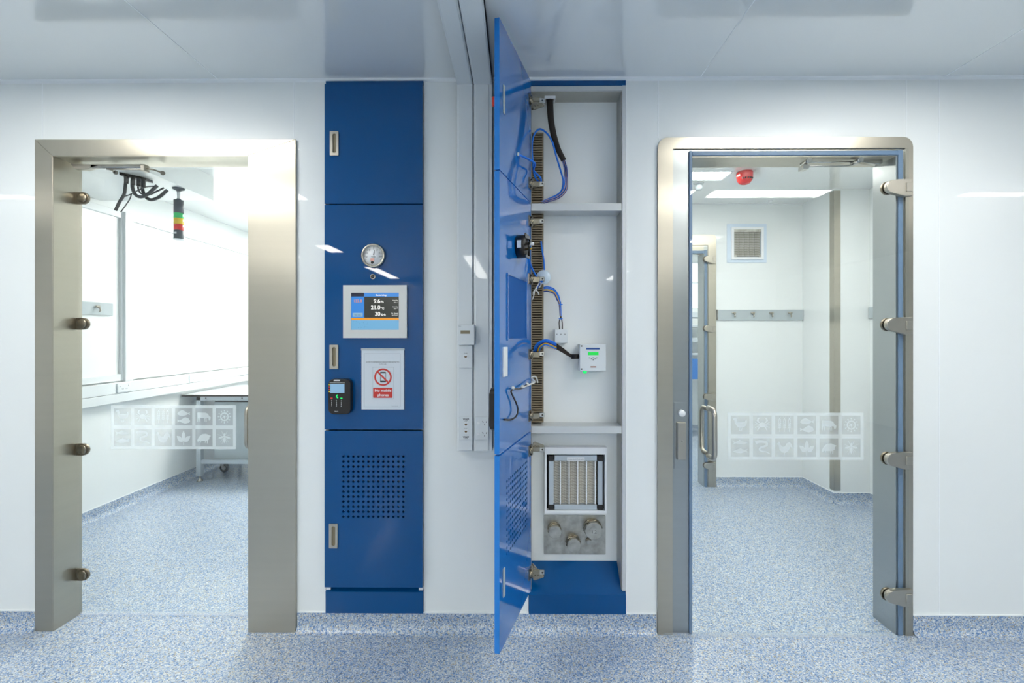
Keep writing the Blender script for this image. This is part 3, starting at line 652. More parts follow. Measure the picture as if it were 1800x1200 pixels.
# concealed hinges: cup arm on the leaf, elbow and mounting plate on the cabinet side
for k, py in enumerate((183, 327, 392, 492, 622, 728, 788, 1001)):
    z = Z(py, 940, -.02); xh = HXP.x
    m = mb(); m.box(.004, .04, 0, .004, z - .022, z + .022); m.cyl((.022, .0, z), (.022, .012, z), .014, 14); m.bm.verts.ensure_lookup_table()
    plate = m.build('hinge', NICK, rc, M=Mr)
    m = mb(); y0 = -.045
    m.box(xh + .002, xh + .034, y0, y0 + .02, z - .008, z + .008, .002)
    m.box(xh - .004, xh + .008, y0 - .004, y0 + .024, z - .02, z + .02, .002)
    m.build('hinge_arm', SATIN, plate)
    wedge = py in (183, 788, 1001)
    m = mb(); m.box(xh + .004, xh + .036, y0 - .008, y0 + .002, z - .013 + (.008 if wedge else 0), z + .010 + (.004 if wedge else 0), bev=.0015)
    m.tube([(xh + .002, y0 - .004, z + .02), (xh + .006, y0 - .010, z), (xh + .002, y0 - .004, z - .02)], .0038)
    if wedge:
        q = -1 if py != 788 else 1
        m.prism([(xh + .008, z + q * .004), (xh + .036, z + q * .002), (xh + .056, z + q * .014), (xh + .054, z + q * .02), (xh + .016, z + q * .034), (xh + .008, z + q * .03)], y0 + .002, y0 + .008, bev=.001)
        for a_, b_ in ((.018, .016), (.03, .014)): m.cyl((xh + a_, y0 - .002, z + q * b_), (xh + a_, y0 + .004, z + q * b_), .004, 10)
    m.build('hinge_knuckle', NICK, plate)
    m = mb(); m.box(xh + .034, xh + .056, y0 - .002, y0 + .006, z - .007, z + .011, bev=.0012); m.tube([(xh + .03, y0 + .006, z), (xh + .008, .02, z)], .007, 8); m.build('mounting_plate', POL, plate)
    mb().lathe([(.0036, 0), (.0036, -.0006), (0, -.0006)], (xh + .048, y0 - .002, z + .002), seg=12).build('screw_hole', BLACK, plate)
# display cut-out (closed by its blue backing) in the middle leaf
mid = leaves[1][0]
def dl(px, Yg=None):
    """distance along the open leaf at a photo column"""
    u = (px - CX) / F; dx = -math.sin(PSI) + u * math.cos(PSI); dy = math.cos(PSI) + u * math.sin(PSI)
    # solve HXP + s*dir = cam + t*(dx,dy)
    dr = dv.normalized(); A = Matrix(((dr.x, -dx), (dr.y, -dy))); r = A.inverted() @ Vector((0 - HXP.x, CAMY - HXP.y)); return r[0]
a, b = dl(924), dl(892); zc0, zc1 = Z(594, 660), Z(501, 660)
mb().ring([(a - .006, zc0 - .006), (b + .006, zc0 - .006), (b + .006, zc1 + .006), (a - .006, zc1 + .006)], [(a, zc0), (b, zc0), (b, zc1), (a, zc1)], 0, .004).build('cutout_rim', BLUELIT, mid, M=Mr)
mb().box(a, b, 0, .001, zc0, zc1).build('cutout_backing', BLUEMAT, mid, M=Mr)

# gauge, seen from behind on the open leaf
def gauge(M, root_loc, lbl, x, z):
    t = thing('pressure_gauge', root_loc, lbl, 'pressure gauge')
    r = .052
    mb().lathe([(r, 0), (r, -.010), (r - .003, -.014), (r - .009, -.014), (r - .010, -.006), (0, -.006)], (x, -DT, z), seg=40).build('bezel', SATIN, t, M=M)
    mb().lathe([(r - .010, -.0062), (r - .010, -.0072), (0, -.0072)], (x, -DT, z), seg=40).build('dial', WHITE, t, M=M)
    m = mb(); y = -DT - .0078
    for k in range(11):
        a = math.radians(210 - k * 24); m.prism([(p[0], p[1]) for p in bar(x + .034 * math.cos(a), z + .034 * math.sin(a), x + .038 * math.cos(a), z + .038 * math.sin(a), .0006)], y, y + .0004)
    for k, tx in enumerate(('60', '40', '20', '0', '20', '40', '60')):
        a = math.radians(190 - k * 33.3); m.text(tx, x + .029 * math.cos(a), y, z + .029 * math.sin(a) - .002, .006)
    m.text('PASCALS', x, y, z - .006, .0046); m.build('scale_print', INK, t, M=M)
    mb().prism(bar(x + .001, z + .003, x + .0055, z + .024, .0014, .0006), y - .001, y - .0004).build('needle', BLACK, t, M=M)
    mb().prism(rrect(x - .012, x + .004, z - .024, z - .011, .001), y - .0006, y).build('calibration_tag', mat('pink_tag', (238, 176, 160), .5), t, M=M)
    mb().lathe([(.006, 0), (.006, -.002), (0, -.002)], (x - .004, y, z - .029)).build('zero_screw', BLACKG, t, M=M)
    m = mb(); m.lathe([(.044, .0), (.044, .030), (.040, .034), (.036, .034)], (x, 0.0005, z), seg=24); m.build('housing', BLACK, t, M=M)
    return t
gx, gz_ = X(659.5), Z(451, 659.5)
g1 = gauge(Matrix.Identity(4), (gx, -DT, gz_ - .05), 'round dial pressure gauge above the screen on the shut blue cabinet', gx, gz_)
bpy.data.objects.remove([c for c in g1.children if c.name.startswith('housing')][0])
lx = Wd - (gx - LC[0]); gw = Mr @ Vector((lx, 0, gz_ - .045))
g2 = gauge(Mr, gw, 'black back of a pressure gauge sticking out of the open blue door', lx, gz_)
m = mb(); m.box(lx - .03, lx + .03, .034, .040, gz_ + .028, gz_ + .046, .002); m.box(lx - .02, lx + .03, .034, .042, gz_ - .046, gz_ - .034, .002)
m.tube([(lx - .03, .04, gz_ + .03), (lx + .0, .044, gz_), (lx - .02, .04, gz_ - .035)], .004); m.build('mounting_clip', BLACKG, g2, M=Mr)
mb().box(lx + .014, lx + .0452, .010, .026, gz_ - .012, gz_ + .016).build('rating_label', WHITE, g2, M=Mr)
mb().cyl((lx - .028, .034, gz_ + .014), (lx - .028, .056, gz_ + .014), .006, 12).build('hose_port', WHITE, g2, M=Mr)
mb().cyl((lx - .02, .034, gz_ - .006), (lx - .02, .05, gz_ - .006), .0035, 10).build('brass_port', mat('brass', (190, 150, 50), .3, metal=.8), g2, M=Mr)
# indicator hole in the shut cabinet
t = thing('indicator_socket', (X(658), -.02, Z(487, 658) - .01), 'small round black socket between the dial gauge and the screen', 'socket')
p = (X(658), -DT - .001, Z(487, 658)); mb().lathe([(.0115, 0), (.0115, -.002), (.0085, -.003), (.0085, -.0005)], p).build('rim', SATIN, t); mb().lathe([(.0082, 0), (.0082, -.0016), (0, -.0016)], p).build('lens', BLACKG, t)

# display panel
yd = -DT - .001
def dx(px): return X(px, yd - .012)
def dz(py): return Z(py, 660, yd - .012)
t = thing('control_screen', (X(659), yd, dz(594)), 'silver framed touch screen with room readings on the shut cabinet', 'screen')
o = [(dx(603), dz(594)), (dx(715), dz(594)), (dx(715), dz(501)), (dx(603), dz(501))]; sx0, sx1, sz0, sz1 = dx(617), dx(701), dz(579.5), dz(514.5)
mb().ring(o, [(sx0, sz0), (sx1, sz0), (sx1, sz1), (sx0, sz1)], yd - .012, yd).build('bezel', BEZEL, t)
def sx(f): return sx0 + (sx1 - sx0) * f
def sz(f): return sz1 + (sz0 - sz1) * f      # f from the top
y = yd - .009
sc = mb().box(sx0, sx1, y, yd, sz0, sz1).build('display', S_DARK, t)
def pan(n, mt, a, b, c, d, yy=y - .0004): mb().box(sx(a), sx(b), yy, y, sz(d), sz(c)).build(n, mt, sc)
pan('header_bar', S_BLUE, .27, 1, 0, .105); pan('corner_bar', S_NAVY, 0, .27, 0, .1); pan('side_field', S_BLUE, 0, .27, .1, .675)
pan('divider_bar', S_ORG, 0, 1, .675, .735); pan('lower_field', S_SKY, 0, 1, .735, 1); pan('menu_button', S_PALE, .03, .24, .54, .645, y - .0008)
sh = sz1 - sz0; yy = y - .0007
for a, b, f_ in (('9.6', 'Pa', .27), ('21.0', '\u00b0C', .445), ('30', '%rh', .62)):
    m = mb(); m.text(a, sx(.61), yy, sz(f_), sh * .15, 'RIGHT', True); m.text(b, sx(.62), yy, sz(f_), sh * .085, 'LEFT', True); m.build('reading', S_WHT, sc)
mb().text('Bacteriology', sx(.63), yy, sz(.08), sh * .06, 'CENTER', True).build('header_text', S_WHT, sc)
for k, (a, b) in enumerate((('Humidity', 'Set: --'), ('Humidity', 'Set: --'), ('Air change', 'Set: fixed'))):
    m = mb(); m.text(a, sx(.98), yy, sz(.215 + .175 * k), sh * .042, 'RIGHT'); m.text(b, sx(.97), yy, sz(.265 + .175 * k), sh * .042, 'RIGHT'); m.build('small_text', S_WHT, sc)
mb().text('122.8', sx(.135), yy, sz(.255), sh * .105, 'CENTER').build('reading', S_ORG, sc)
m = mb(); m.text('Main menu', sx(.135), yy - .0004, sz(.61), sh * .04, 'CENTER'); m.build('button_text', INK, sc); m = mb()
random.seed(2)
for k in range(34):
    a, b = random.uniform(.03, .36), random.uniform(.77, .96); m.box(sx(a), sx(a) + .0009, yy - .0002, yy + .0003, sz(b), sz(b) + .0009)
m.build('plot_points', INK, sc)

# sign in its holder
ys = -DT - .001
t = thing('notice_sign', (X(673), ys, Z(720, 673)), 'white notice forbidding mobile phones in a clear holder on the shut cabinet', 'sign')
def fx(px): return X(px, ys - .004)
def fz_(py): return Z(py, 673, ys - .004)
mb().box(fx(634.5), fx(711.5), ys - .002, ys, fz_(720), fz_(612), bev=.0006).build('holder', CLEARP, t)
B('top_clip', GREYP, t, fx(635), fx(711), ys - .006, ys, fz_(615.5), fz_(612))
pg = B('paper', PAPER, t, fx(635.5), fx(710), ys - .004, ys - .002, fz_(719.5), fz_(615.5))
y = ys - .0044
def lines(m, a, b, c, d, w_=.0007):
    for q in ((a, b, c, c + w_), (a, b, d - w_, d), (a, a + w_, c, d), (b - w_, b, c, d)): m.box(q[0], q[1], y, y + .0003, q[2], q[3])
m = mb(); lines(m, fx(640), fx(704), fz_(715), fz_(621)); lines(m, fx(655), fx(692), fz_(701), fz_(645), .0006); m.build('rule_lines', INKG, pg)
m = mb(); m.text('ACCESS TO BIOMEDICINE LABORATORIES RESTRICTED', fx(672.5), y, fz_(637), .0058); m.text('TO PC3 LAB', fx(672.5), y, fz_(640.5), .0058); m.build('heading', INK, pg); mb().text('Restricted access area', fx(694), y, fz_(713.5), .003).build('footnote', INKG, pg)
pc, pz_, r = fx(673.3), fz_(662.6), .0375 * 1.0
m = mb(); m.prism(rrect(pc - .0125, pc + .0125, pz_ - .0225, pz_ + .0225, .003), y - .0001, y + .0003); ph = m.build('phone_symbol', INK, pg)
mb().box(pc - .0105, pc + .0105, y - .0004, y, pz_ - .0155, pz_ + .0165).build('phone_screen', PAPER, pg)
m = mb(); N = 40; yq = y - .0008
m.ring(circle(pc, pz_, .0375, N), circle(pc, pz_, .0305, N), yq, yq + .0003); m.prism(bar(pc - .0235, pz_ + .0235, pc + .0235, pz_ - .0235, .0035), yq + .00005, yq + .0003); m.build('prohibition_ring', RED, pg)
sy0, sy1 = fz_(699), fz_(681); m = mb(); m.prism(rrect(fx(656), fx(690), sy0, sy1, .003), y - .0002, y + .0003); m.build('message_bar', RED, pg)
m = mb(); m.text('No mobile', pc, y - .0005, fz_(688.4), .0165, 'CENTER', True); m.text('phones', pc, y - .0005, fz_(696.2), .0165, 'CENTER', True); m.build('message', WHITE, pg)

# card reader terminals
def terminal(M, loc, lbl, x, z0, z1, y0):
    t = thing('keypad_reader', loc, lbl, 'access terminal'); w_ = .047; D = .03; h = z1 - z0; s_ = h / .155
    m = mb(); m.prism(rrect(x - w_, x + w_, z0, z1, .018), y0 - D, y0, bev=.004); body = m.build('body', BLACK, t, M=M)
    y = y0 - D - .0006
    m = mb(); m.box(x - .038, x + .022, y, y0 - D, z1 - .058, z1 - .019, .0002); m.build('screen', S_PALE, t, M=M)
    mb().prism([(x - .024, z1 - .007), (x - .022, z1 - .002), (x + .005, z1 - .002), (x + .002, z1 - .007)], y - .001, y0 - D).build('top_label', WHITE, t, M=M)
    mb().box(x - .04, x + .024, y - .002, y0 - D, z1 - .016, z1 - .0135).build('trim_bar', DULL, t, M=M)
    for k, mt in enumerate((L_YEL, L_RED, L_RED, L_YEL)):
        mb().lathe([(.0028, 0), (.002, -.0012), (0, -.0012)], (x - .0425, y0 - D, z1 - .023 - .0098 * k), seg=10).build('status_light', mt, t, M=M)
    m = mb(); m.tube(smooth([(x - .007, y, z1 - .066), (x - .0115, y, z1 - .072), (x - .006, y, z1 - .08)]), .0028, 6); m.build('hand_symbol', L_GREEN, t, M=M)
    mb().box(x - .037, x - .028, y - .001, y0 - D, z1 - .083, z1 - .078, bev=.001).build('clear_key', L_RED, t, M=M)
    mb().box(x + .005, x + .014, y - .001, y0 - D, z1 - .083, z1 - .078, bev=.001).build('enter_key', L_GREEN, t, M=M)
    m = mb()
    for r, row in enumerate(('123', '456', '789', '*0#')):
        for c, ch in enumerate(row): m.text(ch, x - .0325 + .0205 * c, y, z1 - .0935 - .0075 * r, .0075)
    m.text('READY', x - .012, y, z0 + .010, .005); m.build('key_print', WHITE, t, M=M)
    return t
tx, tz0, tz1 = X(599.5, -.03), Z(727, 600, -.04), Z(666, 600, -.04)
terminal(Matrix.Identity(4), (tx, -DT, tz0), 'black keypad reader with lit screen on the shut blue cabinet', tx, tz0, tz1, -DT - .001)
lxt = Wd - (tx - LC[0]); pw = Mr @ Vector((lxt, -DT, tz0))
terminal(Mr, pw, 'black keypad reader seen edge-on outside the open blue door', lxt, tz0, tz1, -DT - .001)
# red key tab on the upper open leaf's handle
kz = Z(256, 590); t = thing('key_tab', Mr @ Vector((Wd - .04, -DT, kz - .02)), 'small red tab on the outer side of the open upper blue door', 'key tab')
mb().prism(rrect(Wd - .046, Wd - .034, kz - .02, kz + .014, .004), -DT - .022, -DT - .004, bev=.001).build('tab', RED, t, M=Mr)
mb().cyl((Wd - .04, -DT - .004, kz), (Wd - .04, -DT, kz), .004, 10).build('stem', SATIN, t, M=Mr)

# ================================================================== things inside the open cabinet
yb = CD
def wiring_duct(pz0, pz1, lbl):
    yf = .045; a, b = X(934.5, yf), X(955.5, yf); z0, z1 = Z(pz0, 945, yf), Z(pz1, 945, yf)
    if z1 < z0: z0, z1 = z1, z0
    t = thing('slotted_duct', ((a + b) / 2, yb, z0), lbl, 'cable duct')
    m = mb(); m.box(a + .003, b - .003, yf + .012, yb, z0 + .001, z1 - .001); m.build('inner_channel', DUCTD, t)
    m = mb(); m.box(a, a + .002, yf, yb, z0, z1); m.box(b - .006, b, yf, yb, z0, z1); m.box(a, b, yf - .001, yb, z1 - .004, z1); m.box(a, b, yf - .001, yb, z0, z0 + .004)
    n = int((z1 - z0) / .0108); p = (z1 - z0) / n
    for k in range(n): m.box(a + .002, b - .006, yf, yf + .012, z0 + p * (k + .2), z0 + p * (k + .74))
    m.build('slotted_cover', DUCT, t)
    return t, a, b, z0, z1
wiring_duct(233, 356, 'short taupe slotted cable duct in the top bay of the open cabinet')
dct = wiring_duct(373, 742, 'long taupe slotted cable duct in the middle bay of the open cabinet')
B('end_cap', WHITE, dct[0], X(936, .05), X(955, .05), .04, .07, dct[4] - .002, dct[4] + .006)
# cable sleeve and wires in the top bay
t = thing('cable_entry', (X(966, .05), .05, Z(170, 966, .05)), 'white square cable entry frame in the roof of the open cabinet', 'cable entry')
a = P(957, 166, .05); b = P(976, 176, .05)
m = mb(); zc_ = fz - .003; m.ring([(a.x, .032), (b.x, .032), (b.x, .075), (a.x, .075)], [(a.x + .004, .036), (b.x - .004, .036), (b.x - .004, .071), (a.x + .004, .071)], zc_ - .012, zc_, 'z'); m.build('rim', WHITE, t)
def cable(name, mt, parent, pts, r, Y=None, seg=6):
    P3 = [P(p[0], p[1], p[2] if len(p) > 2 else Y) for p in pts]; return mb().tube(smooth(P3), r, seg).build(name, mt, parent)
lm = thing('cable_loom', P(990, 330, .05), 'dark sleeved cable loom fanning into blue and yellow wires in the top bay', 'cable loom')
P3 = [P(*p) for p in ((966, 170, .05), (967, 190, .045), (969, 215, .04), (974, 240, .04), (981, 262, .04), (991, 282, .045))]
mb().tube(smooth(P3), [.0155 - .004 * k / 30 for k in range(31)], 10).build('sleeve', SLEEVE, lm)
for k in range(9):
    o_ = (k - 4) * .9; mt = (WB, WB2, WY, WB, WB2, BLACK, WB, WY, WB2)[k]
    cable('wire', mt, lm, [(990 + o_ * .4, 280, .045), (994 + o_ * .6, 296, .04 - .002 * k), (995 + o_ * .55, 318, .035), (992 + o_, 334, .035), (980 + o_, 346 + o_ * .3, .04), (962, 350 + k * .6, .042), (947 + k * .8, 357, .05)], .003)
def leafpt(px, py, off):
    """a point OFF metres proud of the open leaf's inner face"""
    sl = dl(px); w_ = Mr @ Vector((sl, 0, 0)); z = P(px, py, w_.y).z; return Mr @ Vector((sl, off, z))
hz_ = thing('air_hose', P(950, 300, .03), 'thin bright blue hose looping over the duct in the top bay', 'hose')
hp = [leafpt(909, 271, .004), leafpt(917, 279, .02), leafpt(926, 289, .035)] + [P(*q) for q in ((938, 299, -.045), (949, 311, -.03), (951, 319, -.02), (946, 319, -.01), (939, 306, .01), (936, 280, .025), (935.5, 250, .03), (941, 233, .03), (950, 227, .03), (962, 235, .03), (971, 250, .03), (978, 275, .045), (987, 305, .055), (990, 320, .055), (985, 338, .055), (966, 349, .05), (950, 356, .05))]
mb().tube(smooth(hp), .004, 8).build('hose_body', WB, hz_)
mb().lathe([(.006, -.004), (.007, 0), (.006, .004)], leafpt(909, 271, .004), 'x', 12).build('hose_clip', WW, hz_)
# hose and filter disc in the middle bay
t = thing('inline_filter', P(954, 490, .0), 'round translucent white in-line filter disc with a blue hose in the open cabinet', 'filter')
c = P(955.5, 487, .0); mb().lathe([(.006, .012), (.026, .004), (.031, .0), (.031, -.003), (.026, -.007), (.006, -.009), (0, -.009)], (c.x, .0, c.z), seg=30).build('disc', mat('translucent_white', (206, 222, 236), .25, coat=.4), t)
m = mb(); m.cyl(P(955, 494, -.005), P(955, 489, -.03), .006, 10); m.build('spigot', DULL, t)
cable('hose', WB, t, [(926, 431, -.08), (928, 447, -.07), (933, 466, -.05), (940, 481, -.03), (948, 492, -.02), (954, 495, -.02)], .0042)
cable('drop_hose', WB, t, [(951, 424, .04), (953, 440, .035), (956, 458, .03), (957, 478, .01)], .0038)
cable('tail_hose', WB, t, [(953, 495, -.01), (946, 502, -.01), (944, 508, -.01)], .003)
m = mb()
for q in ([(950, 490), (946, 500), (940, 510), (938, 520), (935, 527)], [(944, 506), (938, 512), (937, 518)], [(940, 508), (946, 514), (947, 518)], [(948, 492), (951, 500), (947, 506)]): m.tube(smooth([P(a, b, -.015) for a, b in q], 3), .0028, 6)
m.build('cable_ties', WW, t)
# first wire group into the junction box
jb = thing('junction_box', P(986, 603, yb), 'small blank white junction box fed from above inside the open cabinet', 'junction box')
a, b = P(975, 603, .05), P(998, 578.5, .05); mb().box(a.x, b.x, .05, yb, a.z, b.z, bev=.002).build('box', PVC, jb)
m = mb()
for px in (979, 986, 993): p = P(px, 587.5, .049); m.box(p.x - .0012, p.x + .0012, .0492, .051, p.z - .003, p.z + .003)
m.build('marks', INK, jb)
wl = thing('wire_group', P(985, 540, .06), 'blue and yellow wires arching down into the junction box', 'wires')
for k, mt in enumerate((WB, WB, WY, WB2)):
    cable('wire', mt, wl, [(954, 505 + k * 2.4, .05), (963, 504 + k * 2.6, .045), (974, 508 + k * 2.6, .045), (982 - k, 520 + k * 2, .05), (985 - k * .6, 535, .055), (986 - k * .4, 555, .058)], .003)
for px in (983, 988): cable('wire_sheath', SLEEVE, wl, [(985.5, 530, .055), (986, 555, .06), (px, 565, .062), (px + .5, 578.5, .065)], .0024)
for py in (535, 560): p = P(985.5, py, .055); mb().box(p.x - .008, p.x + .008, .048, .064, p.z - .002, p.z + .002).build('tie', WB, wl)
# controller
ct = thing('wall_controller', P(1042, 652, yb), 'pale grey controller box with green display and green lamp below', 'controller')
yc = .035; a, b = P(1018.5, 652, yc), P(1066, 604.5, yc)
mb().box(a.x, b.x, yc + .004, yb, a.z, b.z, bev=.003).build('enclosure', PVC, ct); mb().box(a.x + .001, b.x - .001, yc, yc + .005, a.z + .001, b.z - .001, bev=.0015).build('lid', PVC, ct)
def cb(n, mt, pa, pb, pc_, pd): p, q = P(pa, pd, yc), P(pb, pc_, yc); mb().box(p.x, q.x, yc - .0008, yc + .001, p.z, q.z).build(n, mt, ct)
cb('name_bar', mat('label_blue', (24, 76, 150), .4), 1030.5, 1054, 611, 614); cb('display', mat('green_display', (0, 120, 40), .3, emit=.7, emitcol=(20, 225, 80)), 1033.5, 1052, 618.5, 624)
cb('maker_label', mat('rust_print', (150, 92, 76), .5), 1038, 1048, 643.5, 645.5)
m = mb()
for q in ((1036, 628.5), (1042.5, 628.5), (1049, 628.5), (1039.3, 630.5), (1046, 630.5), (1042.6, 632.2)): p = P(q[0], q[1], yc); m.lathe([(.0023, 0), (.002, -.001), (0, -.001)], (p.x, yc, p.z), seg=8)
m.build('keys', INK, ct)
for q in ((1022.5, 608), (1022.5, 648.5)): p = P(q[0], q[1], yc); mb().lathe([(.0034, 0), (.003, -.001), (0, -.001)], (p.x, yc, p.z), seg=10).build('screw_hole', BLACK, ct)
p = P(1028, 653.5, yc + .01); mb().lathe([(.008, .0), (.0095, -.004), (.0085, -.010), (.004, -.0135), (0, -.014)], (p.x, yc + .01, p.z + .006), 'z', 16).build('status_lamp', L_GREEN, ct)
m = mb(); m.cyl(P(1004, 626.5, .06), P(1019, 626.5, .06), .0115, 16); m.build('cable_gland', BLACK, ct)
wl = thing('wire_group', P(980, 610, .05), 'blue and yellow wires with black sheaths running to the controller box', 'wires')
for k, mt in enumerate((WB, WB, WB2, WY, WB)):
    cable('wire', mt, wl, [(938 + k * 2.4, 617, .045), (942 + k * 2.2, 606 + k, .03), (954 + k, 598 + k * 1.9, .02), (966, 598 + k * 2.4, .02), (978, 604 + k * 2.2, .03)], .003)
for k in range(4): cable('wire_sheath', SLEEVE, wl, [(976 - k * .5, 603 + k * 2.6, .03), (990, 613 + k * 2, .04), (1000, 621 + k * 1.4, .05), (1007, 625 + k * .8, .058)], .0034)
# spiral-wrapped lead on the middle leaf
t = thing('spiral_lead', P(930, 675, -.06), 'black and white lead in spiral wrap running across the open blue door', 'lead')
mb().tube(smooth([leafpt(*q) for q in ((884, 737, .004), (893, 737, .01), (901, 731, .014), (904, 720, .014), (902, 708, .012), (897, 696, .01), (894, 687, .01), (899, 683, .012), (908, 683, .012), (916, 678, .014), (922, 674, .016))]), .0032, 8).build('black_lead', BLACK, t)
mb().tube(smooth([leafpt(911, 681, .012), leafpt(918, 678, .016), leafpt(926, 674, .02), leafpt(930, 670, .025), P(934, 664, -.035), P(939, 661.5, -.02), P(943, 664, -.005), P(945, 672, .02)]), .0036, 8).build('white_lead', WW, t)
for a, b, o_ in ((896, 681.5, .012), (912, 679, .014), (920, 675, .016), (928, 671, .02)):
    c = leafpt(a, b, o_); mb().lathe([(.0035, -.006), (.0062, -.003), (.0062, .003), (.0035, .006)], c, 'x', 12).build('wrap', WW, t)
# filter unit in the bottom bay
t = thing('filter_unit', (X(1012, .07), yb, Z(901, 1012, .07)), 'white framed pleated air filter in the bottom bay of the open cabinet', 'air filter')
yf = .055; A = lambda px: X(px, yf); Zf = lambda py: Z(py, 1012, yf)
mb().ring([(A(957.5), Zf(902)), (A(1067), Zf(902)), (A(1067), Zf(786.5)), (A(957.5), Zf(786.5))], [(A(961), Zf(897.5)), (A(1063.5), Zf(897.5)), (A(1063.5), Zf(798.5)), (A(961), Zf(798.5))], yf, yb).build('surround', WHITE, t)
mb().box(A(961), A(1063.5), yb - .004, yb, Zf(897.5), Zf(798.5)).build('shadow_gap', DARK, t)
y1 = yf + .008; m = mb()
for q in ((975, 1050, 810.5, 801), (975, 1050, 898 - 1, 888.5)): m.box(A(q[0]), A(q[1]), y1, yb - .004, Zf(q[2]), Zf(q[3]), .001)
for q in ((965, 973.5), (1051.5, 1060)): m.box(A(q[0]), A(q[1]), y1, yb - .004, Zf(888), Zf(811), .001)
m.build('filter_frame', ALU, t)
for q in ((964.5, 973.5, 801.5, 810.5), (1051.5, 1060.5, 801.5, 810.5), (964.5, 973.5, 888, 897), (1051.5, 1060.5, 888, 897)): mb().box(A(q[0]), A(q[1]), y1 - .001, yb - .004, Zf(q[3]), Zf(q[2]), bev=.001).build('corner_piece', BLACK, t)
def pleats(name, mt, parent, xa, xb, z0, z1, yf_, yb_, n=5, lead=.3):
    m = mb(); p = (xb - xa) / n; prof = []
    for k in range(n): prof += [(xa + k * p, yb_), (xa + (k + .5) * p, yb_ - (yb_ - yf_) * .30), (xa + (k + .8) * p, yf_)]
    prof += [(xb, yb_)]
    # drooping pleat folds: rows of slanted strips give the net its herring-bone
    Vr = []
    for x, y in prof: Vr.append((m._v((x, y, z0)), m._v((x, y, z1))))
    for k in range(len(Vr) - 1): m._f([Vr[k][0], Vr[k + 1][0], Vr[k + 1][1], Vr[k][1]])
    ob = m.build(name, mt, parent)
    return ob, prof
po, prof = pleats('pleats', FILT, t, A(974), A(1051), Zf(888), Zf(811), yf + .012, yb - .006)
for k in range(1, len(prof) - 1, 3):
    x = prof[k + 1][0] if k + 1 < len(prof) else prof[k][0]; y = prof[k + 1][1]
    mb().box(x - .0042, x + .0008, y - .0006, y + .0004, Zf(888) + .001, Zf(811) - .001).build('lit_pleat_strip', WHITE, po)  # white strips paint the lit narrow faces of the folds
m = mb(); zz = Zf(888)
while zz < Zf(811) - .006:
    m.tube([(x, y - .0012, zz + (-.008 if k % 3 == 1 else (.0 if k % 3 == 0 else -.012)) + .010) for k, (x, y) in enumerate(prof)], .0005, 4); zz += .0105
for k in range(26):
    x = A(974) + (A(1051) - A(974)) * (k + .5) / 26; 
    for a, b in zip(prof, prof[1:]):
        if a[0] <= x < b[0]: y = a[1] + (b[1] - a[1]) * (x - a[0]) / (b[0] - a[0]); m.tube([(x, y - .0012, Zf(888)), (x, y - .0012, Zf(811))], .0003, 4)
m.build('wire_net', mat('net_wire', (128, 118, 94), .5), t)
lb = mb().box(A(997), A(1028), y1 - .0008, y1, Zf(810.5), Zf(804)).build('label', WHITE, t); mb().text('WASH FROM THIS SIDE', A(1012.5), y1 - .0012, Zf(808.6), .0068, 'CENTER').build('label_print', INK, lb)
# manifold plate with pipe caps
t = thing('service_plate', (X(1010, yb), yb, Z(974, 1010, yb)), 'stained steel plate with four pipe caps at the foot of the open cabinet', 'pipe plate')
yp = yb - .004; mb().prism(rrect(X(956, yp), X(1064.5, yp), Z(974, 1010, yp), Z(905.5, 1010, yp), .003), yp, yb, bev=.0005).build('plate', DULL, t)
for px, py, r in ((974, 928, 11.5), (1007, 951, 12.5), (1041, 926, 15.5), (1034, 949, 4.5)):
    # base sits on the plate, cap end stands proud towards the viewer
    R_ = r / 387; c = P(px, py, yp); L = .045 if r > 5 else .022
    hx = lambda rr, a0=0: [(c.x + rr * math.cos(a0 + math.pi / 3 * k), c.z + rr * math.sin(a0 + math.pi / 3 * k)) for k in range(6)]
    m = mb(); m.prism(circle(c.x, c.z, R_ * 1.04, 28), yp - L * .3, yp, bev=.001); m.prism(hx(R_ * 1.08, .2), yp - L * .55, yp - L * .3, bev=.0015)
    m.prism(circle(c.x, c.z, R_ * .8, 24), yp - L * .62, yp - L * .5); cp = m.build('pipe_fitting', NICK, t)
    m = mb(); m.prism([(c.x + R_ * .98 * math.cos(2 * math.pi * k / 10), c.z + R_ * .98 * math.sin(2 * math.pi * k / 10)) for k in range(10)], yp - L, yp - L * .6, bev=.002); m.prism(circle(c.x, c.z, R_ * .5, 20), yp - L - .0008, yp - L); cpx = m.build('pipe_cap', DULL, t)
    if r > 15: mb().text('1.2', c.x, yp - L - .0012, c.z - .009, .02, 'CENTER').build('cap_mark', NICK, cpx)

# ================================================================== trunking on wall and ceiling
yt = -.05; t = thing('cable_trunking', (X(833, yt), 0, Z(793, 833, yt)), 'twin white cable trunking down the wall between the blue cabinets', 'cable trunking')
a0, a1, a2, a3 = X(803.5, yt), X(831, yt), X(832.8, yt), X(865, yt); zb_, zt_ = Z(793, 833, yt), H - .002; zc = Z(148, 833, yt)
m = mb(); m.box(a0, a3, -.044, 0, zb_, zc, .001); m.box(a0, a3, YB, 0, zc + .006, H, .001); m.build('base_channel', PVCD, t)
for s0, s1 in ((a0, a1), (a2, a3)):
    m = mb(); m.box(s0, s1, yt, -.003, zb_ - .0005, zc, .0015); m.box(s0 + (.006 if s0 == a0 else .008), s1 - .002 - (0 if s0 == a0 else .012), yt - .003, yt, zb_ + .004, zc - .002, .001); m.build('wall_cover', PVC, t)
for s0, s1 in ((a0, a1), (a2, a3)):
    m = mb(); m.box(s0, s1, YB + .01, -.003, zc - .0, H - .001, .0015); m.box(s0 + .006, s1 - .004, YB + .01, yt - .002, zc - .003, zc, .001); m.build('ceiling_cover', PVC, t)
def yz(px, py, y): return P(px, py, y)
yt2 = yt - .004
